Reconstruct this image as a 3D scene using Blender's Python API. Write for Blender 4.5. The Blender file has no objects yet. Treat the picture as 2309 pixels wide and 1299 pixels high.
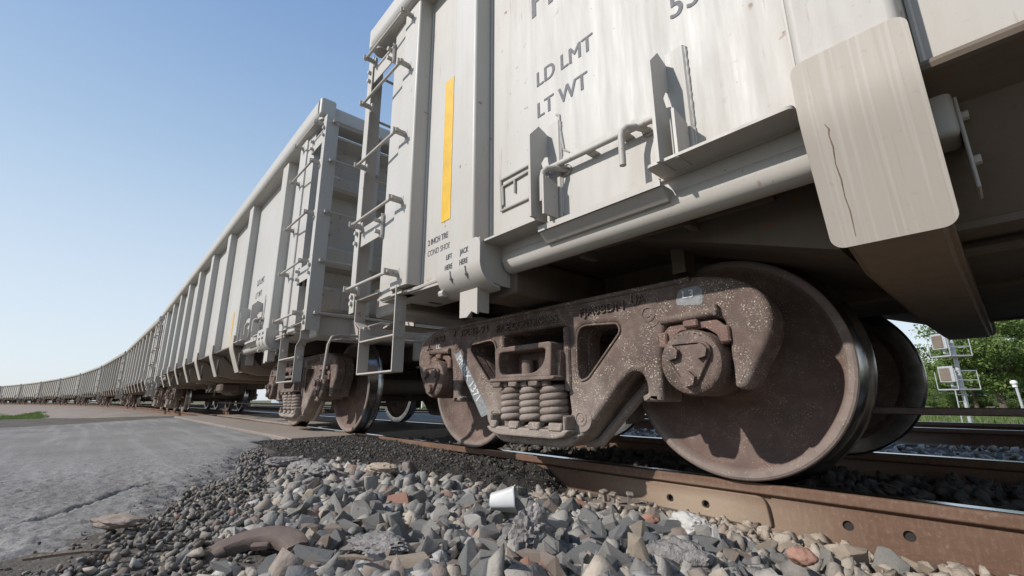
import bpy, bmesh, math, random
import numpy as np
from mathutils import Matrix, Vector, noise as mnoise

R = math.radians
random.seed(7)
rng = np.random.default_rng(11)
scn = bpy.context.scene
COL = scn.collection

# ------------------------------------------------------------------ camera
CAM = Vector((0.8028, -2.7679, 0.3274))
YAW, PITCH, ROLL, FPX = 0.8332, 0.2437, -0.0064, 1002.7
_f = Vector((-math.sin(YAW)*math.cos(PITCH), math.cos(YAW)*math.cos(PITCH), math.sin(PITCH)))
_r = Vector((math.cos(YAW), math.sin(YAW), 0)); _u = _r.cross(_f)
_c, _s = math.cos(ROLL), math.sin(ROLL)
_r, _u = _r*_c+_u*_s, _u*_c-_r*_s
cam_d = bpy.data.cameras.new('camera'); cam = bpy.data.objects.new('camera', cam_d); COL.objects.link(cam)
cam.matrix_world = Matrix(((_r.x, _u.x, -_f.x, CAM.x), (_r.y, _u.y, -_f.y, CAM.y), (_r.z, _u.z, -_f.z, CAM.z), (0, 0, 0, 1)))
cam_d.sensor_width = 36; cam_d.lens = FPX/2309*36
cam_d.clip_start = 0.02; cam_d.clip_end = 6000
scn.camera = cam

# ------------------------------------------------------------------ sky, sun, exposure
LIGHT = Vector((0.42, 1.0, -0.77)).normalized()          # direction in which the sunlight travels
SUN_EL = math.asin(-LIGHT.z); SUN_AZ = math.atan2(-LIGHT.x, -LIGHT.y)
w = bpy.data.worlds.new("World"); scn.world = w; w.use_nodes = True
nt = w.node_tree; bg = nt.nodes['Background']
sky = nt.nodes.new('ShaderNodeTexSky'); sky.sky_type = 'NISHITA'; sky.sun_disc = False
sky.sun_elevation = SUN_EL; sky.sun_rotation = SUN_AZ % (2*math.pi)
sky.altitude = 0; sky.air_density = 1.0; sky.dust_density = 1.0; sky.ozone_density = 1.5
# summer haze: the sky pales towards the horizon
tcs = nt.nodes.new('ShaderNodeTexCoord'); sxs = nt.nodes.new('ShaderNodeSeparateXYZ'); nt.links.new(tcs.outputs['Generated'], sxs.inputs[0])
rp = nt.nodes.new('ShaderNodeValToRGB'); rp.color_ramp.interpolation = 'B_SPLINE'; nt.links.new(sxs.outputs[2], rp.inputs[0])
for i, (p_, c_) in enumerate(((0., (.76, .83, .90)), (.2, (.69, .785, .885)), (.42, (.42, .59, .79)), (.70, (.20, .345, .64)), (1., (.13, .25, .54)))):
    e_ = rp.color_ramp.elements[i] if i < 2 else rp.color_ramp.elements.new(p_)
    e_.position = p_; e_.color = c_+(1,)
sc_ = nt.nodes.new('ShaderNodeVectorMath'); sc_.operation = 'SCALE'; sc_.inputs[3].default_value = 6.9; nt.links.new(rp.outputs[0], sc_.inputs[0])
mxs = nt.nodes.new('ShaderNodeMix'); mxs.data_type = 'RGBA'; mxs.inputs[0].default_value = .82; nt.links.new(sky.outputs[0], mxs.inputs[6]); nt.links.new(sc_.outputs[0], mxs.inputs[7])
nt.links.new(mxs.outputs[2], bg.inputs[0]); bg.inputs[1].default_value = 0.15
sd = bpy.data.lights.new('sun', 'SUN'); sd.energy = 4.7; sd.angle = R(0.9); sd.color = (1.0, 0.955, 0.90)
sun = bpy.data.objects.new('sun', sd); COL.objects.link(sun)
sun.rotation_euler = LIGHT.to_track_quat('-Z', 'Y').to_euler(); sun.location = (-20, -40, 40)
vs = scn.view_settings; vs.view_transform = 'Standard'; vs.look = 'None'; vs.gamma = 1; vs.use_curve_mapping = False
vs.exposure = 0.0
scn.cycles.max_bounces = 6; scn.cycles.diffuse_bounces = 3; scn.cycles.use_denoising = True

# ------------------------------------------------------------------ materials
class NT:
    def __init__(s, name, rnd=True):
        s.rnd = rnd
        s.m = bpy.data.materials.new(name); s.m.use_nodes = True
        s.t = s.m.node_tree; s.b = s.t.nodes['Principled BSDF']
        s._co = None
    def n(s, typ, **kw):
        x = s.t.nodes.new(typ)
        for k, v in kw.items(): setattr(x, k, v)
        return x
    def l(s, a, b): s.t.links.new(a, b)
    def co(s):
        if s._co is None:
            tc = s.n('ShaderNodeTexCoord'); s.raw = tc.outputs['Object']
            if not s.rnd: s._co = s.raw; return s._co
            oi = s.n('ShaderNodeObjectInfo')
            v = s.n('ShaderNodeVectorMath', operation='SCALE'); v.inputs[3].default_value = 37.0
            cx = s.n('ShaderNodeCombineXYZ'); s.l(oi.outputs['Random'], cx.inputs[0]); s.l(oi.outputs['Random'], cx.inputs[1])
            s.l(cx.outputs[0], v.inputs[0])
            a = s.n('ShaderNodeVectorMath', operation='ADD'); s.l(tc.outputs['Object'], a.inputs[0]); s.l(v.outputs[0], a.inputs[1])
            s._co = a.outputs[0]
        return s._co
    def noise(s, scale, detail=6, rough=.6, stretch=None, co=None):
        c = co or s.co()
        if stretch:
            mp = s.n('ShaderNodeMapping'); mp.inputs['Scale'].default_value = stretch; s.l(c, mp.inputs[0]); c = mp.outputs[0]
        x = s.n('ShaderNodeTexNoise'); x.inputs['Scale'].default_value = scale
        x.inputs['Detail'].default_value = detail; x.inputs['Roughness'].default_value = rough
        s.l(c, x.inputs['Vector']); return x.outputs[0]
    def voro(s, scale, feature='F1', out=0):
        x = s.n('ShaderNodeTexVoronoi', feature=feature); x.inputs['Scale'].default_value = scale
        s.l(s.co(), x.inputs['Vector']); return x.outputs[out]
    def ramp(s, fac, lo, hi, a=0., b=1.):
        x = s.n('ShaderNodeMapRange'); x.inputs[1].default_value = lo; x.inputs[2].default_value = hi
        x.inputs[3].default_value = a; x.inputs[4].default_value = b
        s.l(fac, x.inputs[0]); return x.outputs[0]
    def math(s, op, a, b):
        x = s.n('ShaderNodeMath', operation=op)
        for i, v in enumerate((a, b)):
            if isinstance(v, (int, float)): x.inputs[i].default_value = v
            else: s.l(v, x.inputs[i])
        return x.outputs[0]
    def mix(s, fac, a, b):
        x = s.n('ShaderNodeMix', data_type='RGBA')
        for i, v in ((0, fac), (6, a), (7, b)):
            if isinstance(v, (int, float)): x.inputs[i].default_value = v
            elif isinstance(v, tuple): x.inputs[i].default_value = v+(1,) if len(v) == 3 else v
            else: s.l(v, x.inputs[i])
        return x.outputs[2]
    def bump(s, h, strength=.3, dist=.01, prev=None):
        x = s.n('ShaderNodeBump'); x.inputs['Strength'].default_value = strength; x.inputs['Distance'].default_value = dist
        s.l(h, x.inputs['Height'])
        if prev is not None: s.l(prev, x.inputs['Normal'])
        return x.outputs[0]
    def out(s, color=None, rough=None, metal=0., normal=None, spec=None):
        b = s.b
        for key, v in (('Base Color', color), ('Roughness', rough), ('Metallic', metal)):
            if v is None: continue
            if isinstance(v, (int, float)): b.inputs[key].default_value = v
            elif isinstance(v, tuple): b.inputs[key].default_value = v+(1,)
            else: s.l(v, b.inputs[key])
        if normal is not None: s.l(normal, b.inputs['Normal'])
        if spec is not None: b.inputs['Specular IOR Level'].default_value = spec
        return s.m

def m_paint(name, base, dirt, amount=.5, rust=.66, rough=.5, runs=False, sill=False):
    t = NT(name)
    big = t.noise(1.3, 5); streak = t.noise(3.0, 6, .65, (6, 6, .5)); fine = t.noise(60, 4)
    c = t.mix(t.math('MULTIPLY', t.ramp(big, .35, .75), amount*.6), base, dirt)
    c = t.mix(t.math('MULTIPLY', t.ramp(streak, .5, .8), amount*.42), c, dirt)
    c = t.mix(t.ramp(fine, .62, .75, 0, .22), c, tuple(x*.55 for x in dirt))
    if runs:     # pale water runs down the plate
        c = t.mix(t.ramp(t.noise(14, 3, .5, (7, .10, .10)), .54, .64, 0, .30), c, (.50, .465, .42)); c = t.mix(t.ramp(t.noise(17, 3, .5, (8, .12, .12)), .60, .68, 0, .22), c, (.30, .25, .2))
    spots = t.noise(17, 3, .5); m2 = t.math('MULTIPLY', t.ramp(spots, rust+.03, rust+.09), t.ramp(big, .45, .62))
    c = t.mix(m2, c, (.17, .075, .035))
    nb = t.bump(t.noise(260, 3), .12, .002); nb = t.bump(t.noise(4, 3), .12, .006, nb)
    if sill:     # road grime splashed up from the sill, and small chips
        sx = t.n('ShaderNodeSeparateXYZ'); t.l(t.raw, sx.inputs[0])
        gz = t.ramp(t.math('ADD', sx.outputs[2], t.math('MULTIPLY', t.noise(7, 5, .7, (1, 1, .35)), 1.1)), 2.15, 1.35)
        c = t.mix(t.math('MULTIPLY', gz, .34), c, dirt)
        rr = t.noise(11, 4, .55, (4, 4, .22)); c = t.mix(t.math('MULTIPLY', t.ramp(rr, .66, .72), t.ramp(big, .48, .6, 0, .55)), c, (.22, .115, .06))
        c = t.mix(t.ramp(t.voro(13), .045, .02), c, (.10, .075, .055))
    return t.out(c, t.ramp(streak, .3, .7, rough-.08, rough+.15), 0, nb, .35)
def m_cast(name, base, dark, dust, speck=.5, rough=.8, bump=.5, low=0., grease=0., rim=False):
    t = NT(name)
    big = t.noise(4, 6); med = t.noise(22, 5); 
    c = t.mix(t.ramp(big, .35, .7), base, dark)
    c = t.mix(t.ramp(med, .5, .72, 0, .55), c, dust)
    if low:      # road dust caked on the lower half
        sx = t.n('ShaderNodeSeparateXYZ'); t.l(t.raw, sx.inputs[0])
        c = t.mix(t.math('MULTIPLY', t.ramp(t.math('ADD', sx.outputs[2], t.math('MULTIPLY', t.noise(9, 5, .7), .35)), .66, .36), low), c, (.31, .262, .228))
    if rim:      # brake dust on the rim face
        sx = t.n('ShaderNodeVectorMath', operation='MULTIPLY'); sx.inputs[1].default_value = (1, 0, 1); t.l(t.raw, sx.inputs[0])
        ln = t.n('ShaderNodeVectorMath', operation='LENGTH'); t.l(sx.outputs[0], ln.inputs[0])
        c = t.mix(t.math('MULTIPLY', t.ramp(t.math('ADD', ln.outputs['Value'], t.math('MULTIPLY', t.noise(14, 4, .7), .03)), .418, .436), .8), c, (.225, .18, .157))
    if grease:
        c = t.mix(t.math('MULTIPLY', t.ramp(t.noise(7, 5, .6), .50, .62), grease), c, (.045, .036, .03))
    sp = t.voro(95); sel = t.noise(13, 2)
    msk = t.math('MULTIPLY', t.ramp(sp, .27, .19), t.ramp(sel, .44, .60, 0, speck))
    sp2 = t.voro(230); msk2 = t.math('MULTIPLY', t.ramp(sp2, .30, .2), t.ramp(sel, .38, .56, 0, speck*.85))
    c = t.mix(msk, c, (.60, .53, .43)); c = t.mix(msk2, c, (.52, .45, .36))
    nb = t.bump(t.noise(170, 4), bump, .003); nb = t.bump(t.noise(24, 4), bump*.6, .008, nb)
    return t.out(c, t.ramp(med, .3, .7, rough-.12, rough+.1), 0, nb, .3)
def m_plain(name, col, rough=.6, metal=0., var=.25, scale=30, bump=.2):
    t = NT(name); n = t.noise(scale, 5)
    c = t.mix(t.ramp(n, .3, .7), tuple(x*(1-var) for x in col), tuple(min(1, x*(1+var)) for x in col))
    return t.out(c, rough, metal, t.bump(t.noise(scale*4, 3), bump, .004))

M = {}
M['paint'] = m_paint('grey_paint', (.45, .438, .414), (.34, .285, .225), .50, sill=True)
M['paint_dirty'] = m_paint('dusty_grey_paint', (.42, .385, .34), (.24, .19, .145), .75, .60, .6)
M['plate'] = m_paint('worn_plate_paint', (.40, .36, .31), (.34, .295, .25), .7, .70, .6, True)
M['end_paint'] = m_paint('grimy_end_wall_paint', (.40, .375, .335), (.26, .20, .145), .85, .60, .6, sill=True)
M['paint_grubby'] = m_paint('grubby_grey_paint', (.40, .38, .345), (.25, .20, .155), .6)
M['paint_sooty'] = m_paint('sooty_grey_paint', (.36, .335, .30), (.21, .17, .13), .7)
M['tub'] = m_paint('dirty_hull_paint', (.155, .122, .093), (.085, .066, .05), .8, .62, .7)
M['chute'] = m_paint('brown_chute', (.25, .19, .14), (.15, .11, .08), .8, .60, .7)
M['under'] = m_paint('grimy_underside', (.135, .105, .08), (.075, .058, .045), .9, .6, .75)
M['cast'] = m_cast('brown_cast_steel', (.17, .122, .102), (.11, .078, .064), (.26, .21, .18), .3, low=.55, grease=.3)
M['frame'] = m_cast('dusty_side_frame', (.128, .089, .075), (.088, .06, .05), (.21, .165, .142), .8, low=.8, grease=.25)
M['cap'] = m_cast('greasy_bearing_cap', (.14, .095, .078), (.095, .064, .052), (.22, .17, .145), .55, .65, .5, grease=.6)
M['cast_red'] = m_cast('reddish_adapter', (.175, .107, .088), (.125, .075, .06), (.23, .165, .14), .5)
M['shoe'] = m_cast('rusty_iron', (.125, .092, .078), (.09, .065, .055), (.18, .14, .12), .0)
M['wheel'] = m_cast('rust_wheel_plate', (.145, .094, .077), (.11, .07, .057), (.19, .14, .118), .3, .75, .25, grease=.3, rim=True)
M['spring'] = m_cast('dusty_spring', (.25, .205, .178), (.17, .13, .11), (.33, .29, .26), .15)
M['dark'] = m_plain('bolt_hole_shade', (.025, .02, .018), .85)
M['tread'] = m_plain('worn_steel_tread', (.36, .35, .34), .25, 1., .35, 12, .05)
M['railtop'] = m_plain('polished_rail_top', (.55, .56, .58), .16, 1., .08, 8, .02)
M['bolt'] = m_plain('dull_bolt', (.16, .12, .10), .6, .3)
M['ink'] = m_plain('stencil_ink', (.06, .063, .078), .6, 0, .55, 60, .1)
M['white_ink'] = m_plain('stencil_white', (.55, .55, .55), .7, 0, .4, 90, .1)
M['blue_patch'] = m_plain('grey_blue_paint', (.20, .205, .21), .7, 0, .3, 60, .3)
M['yellow'] = m_plain('reflective_yellow', (.62, .37, .02), .4, 0, .14, 9, .05)
M['rust_line'] = m_plain('rust_scratch', (.22, .145, .10), .8, 0, .4, 60, .3)
M['galv'] = m_plain('galvanised_steel', (.45, .46, .47), .5, .3)
def m_rail():
    t = NT('rail_rust'); t.co()
    n = t.noise(6, 6, .6, (.5, 1, 2)); f = t.noise(70, 5); st = t.noise(30, 4, .6, (3, 3, .4))
    c = t.mix(t.ramp(n, .3, .7), (.115, .066, .044), (.165, .098, .068))
    c = t.mix(t.ramp(st, .5, .75, 0, .6), c, (.185, .132, .098))
    c = t.mix(t.ramp(f, .55, .75, 0, .4), c, (.28, .215, .165))
    sx = t.n('ShaderNodeSeparateXYZ'); t.l(t.raw, sx.inputs[0])
    d = t.math('ABSOLUTE', t.math('ADD', sx.outputs[0], .22), 0)
    dust = t.math('MULTIPLY', t.ramp(t.math('ADD', d, t.math('MULTIPLY', n, .3)), .75, .2), t.ramp(t.math('ADD', sx.outputs[2], t.math('MULTIPLY', n, .05)), 0.01, -.07))
    c = t.mix(t.math('MULTIPLY', dust, .85), c, (.36, .28, .205))
    return t.out(c, .85, 0, t.bump(f, .4, .003), .2)
M['rail'] = m_rail()
def m_stone(name, cols, vc=False):
    t = NT(name)
    n = t.noise(14, 7, .65); n2 = t.noise(95, 4)
    if vc:
        a = t.n('ShaderNodeAttribute'); a.attribute_name = 'tint'; base = a.outputs[0]
        c = t.mix(t.ramp(n, .45, .75, 0, .35), base, (.30, .25, .2)); c = t.mix(t.ramp(n2, .55, .75, 0, .4), c, (.08, .08, .08))
    else:
        c = t.mix(t.ramp(n, .35, .7), cols[0], cols[1]); c = t.mix(t.ramp(n2, .58, .78, 0, .5), c, cols[2])
    nb = t.bump(n2, .55, .004); nb = t.bump(t.noise(30, 4), .5, .012, nb)
    return t.out(c, .88, 0, nb, .25)
STONE_KINDS = {
 'blue_grey': ((.145, .145, .14), (.22, .214, .202), (.34, .31, .27)),
 'grey':      ((.215, .202, .184), (.31, .292, .26), (.11, .105, .098)),
 'brown':     ((.21, .165, .135), (.28, .23, .19), (.12, .095, .08)),
 'tan':       ((.33, .265, .20), (.42, .35, .275), (.22, .17, .13)),
 'pale':      ((.40, .385, .36), (.50, .48, .45), (.2, .19, .18)),
 'reddish':   ((.27, .145, .105), (.34, .20, .15), (.2, .12, .09)),
}
for k, v in STONE_KINDS.items(): M['st_'+k] = m_stone('stone_'+k, v)
M['gravel'] = m_stone('gravel_mix', None, True)
def m_ground(name, a, b, c3, sc=3, bs=60, bump=.6, rough=.95):
    t = NT(name, False); n = t.noise(sc, 8, .65); f = t.noise(bs, 5, .6)
    c = t.mix(t.ramp(n, .35, .65), a, b); c = t.mix(t.ramp(f, .45, .7, 0, .6), c, c3)
    return t.out(c, rough, 0, t.bump(f, bump, .015), .15)
M['bed'] = m_ground('ballast_dirt', (.10, .088, .075), (.15, .13, .11), (.06, .054, .048), 4, 90)
M['field'] = m_ground('field_soil', (.13, .13, .06), (.19, .165, .11), (.09, .12, .035), .3, 5)
M['mud'] = m_ground('black_asphalt_crumbs', (.028, .026, .024), (.045, .041, .037), (.10, .09, .08), 6, 120, 1.)
M['bank'] = m_ground('brown_ballast_bank', (.20, .165, .14), (.27, .23, .195), (.12, .10, .085), .8, 14, .8)
def m_road():
    t = NT('old_asphalt', False)
    big = t.noise(.7, 5, .55, (1, .35, 1)); tr = t.noise(2.4, 4, .5, (.25, 3.5, 1)); ag = t.voro(75); ag2 = t.noise(130, 4)
    c = t.mix(t.ramp(big, .35, .65), (.165, .158, .148), (.25, .24, .226))
    c = t.mix(t.ramp(tr, .48, .7, 0, .55), c, (.33, .322, .31))
    c = t.mix(t.ramp(ag, .12, .42, .6, 0), c, (.33, .305, .275))
    c = t.mix(t.ramp(ag2, .50, .68, 0, .7), c, (.09, .085, .08))
    c = t.mix(t.ramp(t.noise(9, 5, .7), .5, .75, 0, .4), c, (.24, .21, .18))
    nb = t.bump(ag, -1., .012); nb = t.bump(ag2, .5, .005, nb)
    return t.out(c, .95, 0, nb, .08)
M['road'] = m_road()
M['panel'] = m_paint('crossing_concrete', (.27, .225, .19), (.15, .125, .105), .8, .7, .8)
M['cup'] = m_plain('white_plastic', (.46, .455, .44), .4, 0, .06, 12, .05)
M['slag'] = m_ground('grey_slag', (.22, .205, .195), (.33, .305, .285), (.10, .09, .085), 20, 70, 1.)
M['wood'] = m_ground('weathered_timber', (.17, .13, .10), (.23, .19, .155), (.10, .08, .065), 6, 60, .5)
M['bark'] = m_ground('bark', (.10, .08, .06), (.16, .13, .10), (.06, .05, .04), 3, 20, .8)
def m_leaf(name, a, b):
    t = NT(name); n = t.noise(1.1, 3)
    g = t.n('ShaderNodeNewGeometry')
    c = t.mix(t.ramp(n, .35, .65), a, b); c = t.mix(t.math('MULTIPLY', g.outputs['Random Per Island'], .5), c, (.17, .22, .07))
    m = t.out(c, .65, 0, None, .25)
    tr = t.n('ShaderNodeBsdfTranslucent'); t.l(c, tr.inputs[0]); mx = t.n('ShaderNodeMixShader'); mx.inputs[0].default_value = .3
    t.l(t.b.outputs[0], mx.inputs[1]); t.l(tr.outputs[0], mx.inputs[2]); t.l(mx.outputs[0], t.t.nodes['Material Output'].inputs[0])
    return m
M['leaf'] = m_leaf('leaves', (.11, .18, .045), (.17, .24, .075))
M['leaf_dark'] = m_leaf('dark_leaves', (.075, .13, .045), (.11, .17, .06))
M['grass'] = m_leaf('grass_blades', (.07, .13, .03), (.12, .18, .05))
M['shed'] = m_plain('pale_sheet_metal', (.5, .54, .6), .5)
M['fence_white'] = m_plain('white_painted_boards', (.7, .7, .68), .6)

# ------------------------------------------------------------------ geometry helpers
def finish(me, name, mat, parent=None, ang=35, smooth=True):
    if mat is not None and not me.materials: me.materials.append(mat)
    if smooth:
        me.polygons.foreach_set('use_smooth', [True]*len(me.polygons))
        me.set_sharp_from_angle(angle=R(ang))
    o = bpy.data.objects.new(name, me); COL.objects.link(o)
    if parent is not None: o.parent = parent
    if smooth and len(me.polygons) < 30000:
        wn = o.modifiers.new('weighted', 'WEIGHTED_NORMAL'); wn.keep_sharp = True; wn.weight = 80
    return o
def obj(name, bm, mat, parent=None, ang=35, smooth=True):
    bmesh.ops.recalc_face_normals(bm, faces=bm.faces)
    me = bpy.data.meshes.new(name); bm.to_mesh(me); bm.free()
    return finish(me, name, mat, parent, ang, smooth)
def tag(o, label=None, cat=None, group=None, kind=None):
    for k, v in (('label', label), ('category', cat), ('group', group), ('kind', kind)):
        if v: o[k] = v
    return o
def empty(name, loc=(0, 0, 0), rz=0.):
    o = bpy.data.objects.new(name, None); o.empty_display_size = .2; COL.objects.link(o)
    o.location = loc; o.rotation_euler = (0, 0, rz); return o
def copy_tree(o, parent=None, skip=()):
    c = o.copy(); COL.objects.link(c)
    if parent is not None: c.parent = parent
    for ch in list(o.children):
        if ch.name.split('.')[0] in skip: continue
        copy_tree(ch, c, skip)
    return c
def box(bm, a, b, bev=0., seg=1):
    a, b = [min(p, q) for p, q in zip(a, b)], [max(p, q) for p, q in zip(a, b)]
    r = bmesh.ops.create_cube(bm, size=1.)
    vs_ = r['verts']
    for v in vs_:
        v.co = Vector([(a[i]+b[i])/2 + v.co[i]*(b[i]-a[i]) for i in range(3)])
    if bev:
        es = list({e for v in vs_ for e in v.link_edges})
        bmesh.ops.bevel(bm, geom=es, offset=bev, segments=seg, affect='EDGES', profile=.5)
def tube(bm, pts, r, n=8, cap=True):
    pts = [Vector(p) for p in pts]; rings = []
    rs = r if isinstance(r, (list, tuple)) else [r]*len(pts)
    prev = None
    for i, p in enumerate(pts):
        d = (pts[min(i+1, len(pts)-1)]-pts[max(i-1, 0)]).normalized()
        if prev is None:
            prev = d.orthogonal().normalized()
        u_ = (prev - d*prev.dot(d)).normalized(); prev = u_; v_ = d.cross(u_)
        rings.append([bm.verts.new(p+(u_*math.cos(2*math.pi*k/n)+v_*math.sin(2*math.pi*k/n))*rs[i]) for k in range(n)])
    for a, b in zip(rings, rings[1:]):
        for k in range(n): bm.faces.new((a[k], a[(k+1) % n], b[(k+1) % n], b[k]))
    if cap:
        bm.faces.new(rings[0][::-1]); bm.faces.new(rings[-1])
def lathe(bm, prof, n=48, c=(0, 0, 0), axis='y', mi=None):
    """prof: list of (r, t), t along the axis; closed at r=0 ends"""
    rings = []
    for r_, t_ in prof:
        ring = []
        for k in range(n if r_ > 1e-6 else 1):
            a = 2*math.pi*k/n; x_, z_ = r_*math.cos(a), r_*math.sin(a)
            q = (x_, t_, z_) if axis == 'y' else ((x_, z_, t_) if axis == 'z' else (t_, x_, z_))
            ring.append(bm.verts.new((q[0]+c[0], q[1]+c[1], q[2]+c[2])))
        rings.append(ring)
    for i, (a, b) in enumerate(zip(rings, rings[1:])):
        for k in range(n):
            k2 = (k+1) % n
            if len(a) == 1 and len(b) == 1: continue
            f = bm.faces.new((a[0], b[k2], b[k])) if len(a) == 1 else (bm.faces.new((a[k], a[k2], b[0])) if len(b) == 1 else bm.faces.new((a[k], a[k2], b[k2], b[k])))
            if mi: f.material_index = mi[i]
def prism(bm, poly, a, b, axis='z'):
    """extrude a 2D polygon from a to b along an axis; poly in (x,y) / (x,z) for y / (y,z) for x"""
    def P(q, t): return (q[0], q[1], t) if axis == 'z' else ((q[0], t, q[1]) if axis == 'y' else (t, q[0], q[1]))
    v0 = [bm.verts.new(P(q, a)) for q in poly]; v1 = [bm.verts.new(P(q, b)) for q in poly]
    n = len(poly)
    for k in range(n): bm.faces.new((v0[k], v0[(k+1) % n], v1[(k+1) % n], v1[k]))
    bm.faces.new(v0[::-1]); bm.faces.new(v1)
def fillet(poly, r, n=5):
    """round the corners of a closed polygon; r a number or one per corner"""
    out = []; N = len(poly)
    for i, p in enumerate(poly):
        p = Vector(p); a = Vector(poly[i-1]); b = Vector(poly[(i+1) % N]); rr = r[i] if isinstance(r, (list, tuple)) else r
        da, db = (a-p), (b-p); t = min(rr, da.length*.48, db.length*.48)
        if t < 1e-4: out.append(tuple(p)); continue
        p0, p1 = p+da.normalized()*t, p+db.normalized()*t
        for k in range(n+1):
            s = k/n; q = p0*(1-s)**2+p*2*s*(1-s)+p1*s*s; out.append((q.x, q.y))
    return out
def extr(polys, y0, y1, bev, name='shape', res=2):
    """solid from 2D outlines with holes in the x-z plane, between y0 and y1, with rolled edges -> mesh"""
    cu = bpy.data.curves.new(name, 'CURVE'); cu.dimensions = '2D'; cu.fill_mode = 'BOTH'
    for poly in polys:
        sp = cu.splines.new('POLY'); sp.points.add(len(poly)-1)
        for q, pt in zip(poly, sp.points): pt.co = (q[0], q[1], 0, 1)
        sp.use_cyclic_u = True
    cu.extrude = max(1e-4, abs(y1-y0)/2-bev); cu.bevel_depth = bev; cu.bevel_resolution = res; cu.offset = -bev
    o = bpy.data.objects.new(name, cu); COL.objects.link(o)
    dg = bpy.context.evaluated_depsgraph_get(); me = bpy.data.meshes.new_from_object(o.evaluated_get(dg))
    bpy.data.objects.remove(o); bpy.data.curves.remove(cu)
    ym = (y0+y1)/2
    me.transform(Matrix(((1, 0, 0, 0), (0, 0, -1, ym), (0, 1, 0, 0), (0, 0, 0, 1))))
    return me
def to_bm(bm, me):
    bm.from_mesh(me); bpy.data.meshes.remove(me)
def text_mesh(s, size, x, y, z, depth=.0015, spacing=1., shear=0., align='LEFT', rot=0., sx=1., bold=0.):
    """text standing on the plane y=const, read from the -y side; (x, z) = left end of the base line"""
    cu = bpy.data.curves.new('txt', 'FONT'); cu.body = s; cu.size = size; cu.extrude = depth; cu.space_character = spacing
    cu.shear = shear; cu.align_x = align
    o = bpy.data.objects.new('txt', cu); COL.objects.link(o)
    dg = bpy.context.evaluated_depsgraph_get(); me = bpy.data.meshes.new_from_object(o.evaluated_get(dg))
    bpy.data.objects.remove(o); bpy.data.curves.remove(cu)
    if bold:     # heavier strokes: two copies side by side, one a hair in front
        m2 = me.copy(); me.transform(Matrix.Translation((-bold, 0, 0))); m2.transform(Matrix.Translation((bold, 0, .00025*min(1, size*8))))
        me = join_meshes([me, m2])
    me.transform(Matrix.Translation((x, y, z)) @ Matrix.Rotation(-rot, 4, 'Y') @ Matrix.Rotation(R(90), 4, 'X') @ Matrix.Diagonal((sx, 1, 1, 1)))
    me.materials.clear()
    return me
def fit_text(s, x0, x1, y, z, h, depth=.0015, bold=0.):
    """text scaled to a width and a cap height"""
    me = text_mesh(s, 1., 0, 0, 0, depth, bold=bold); co = np.empty(len(me.vertices)*3); me.vertices.foreach_get('co', co); co = co.reshape(-1, 3)
    a, b = co.min(0), co.max(0); co[:, 0] = x0+(co[:, 0]-a[0])/(b[0]-a[0])*(x1-x0); co[:, 2] = z+(co[:, 2]-a[2])/(b[2]-a[2])*h; co[:, 1] += y
    me.vertices.foreach_set('co', co.ravel()); me.update(); return me
def join_meshes(mes):
    bm = bmesh.new()
    for m in mes: to_bm(bm, m)
    me = bpy.data.meshes.new('joined'); bm.to_mesh(me); bm.free(); return me
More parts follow.
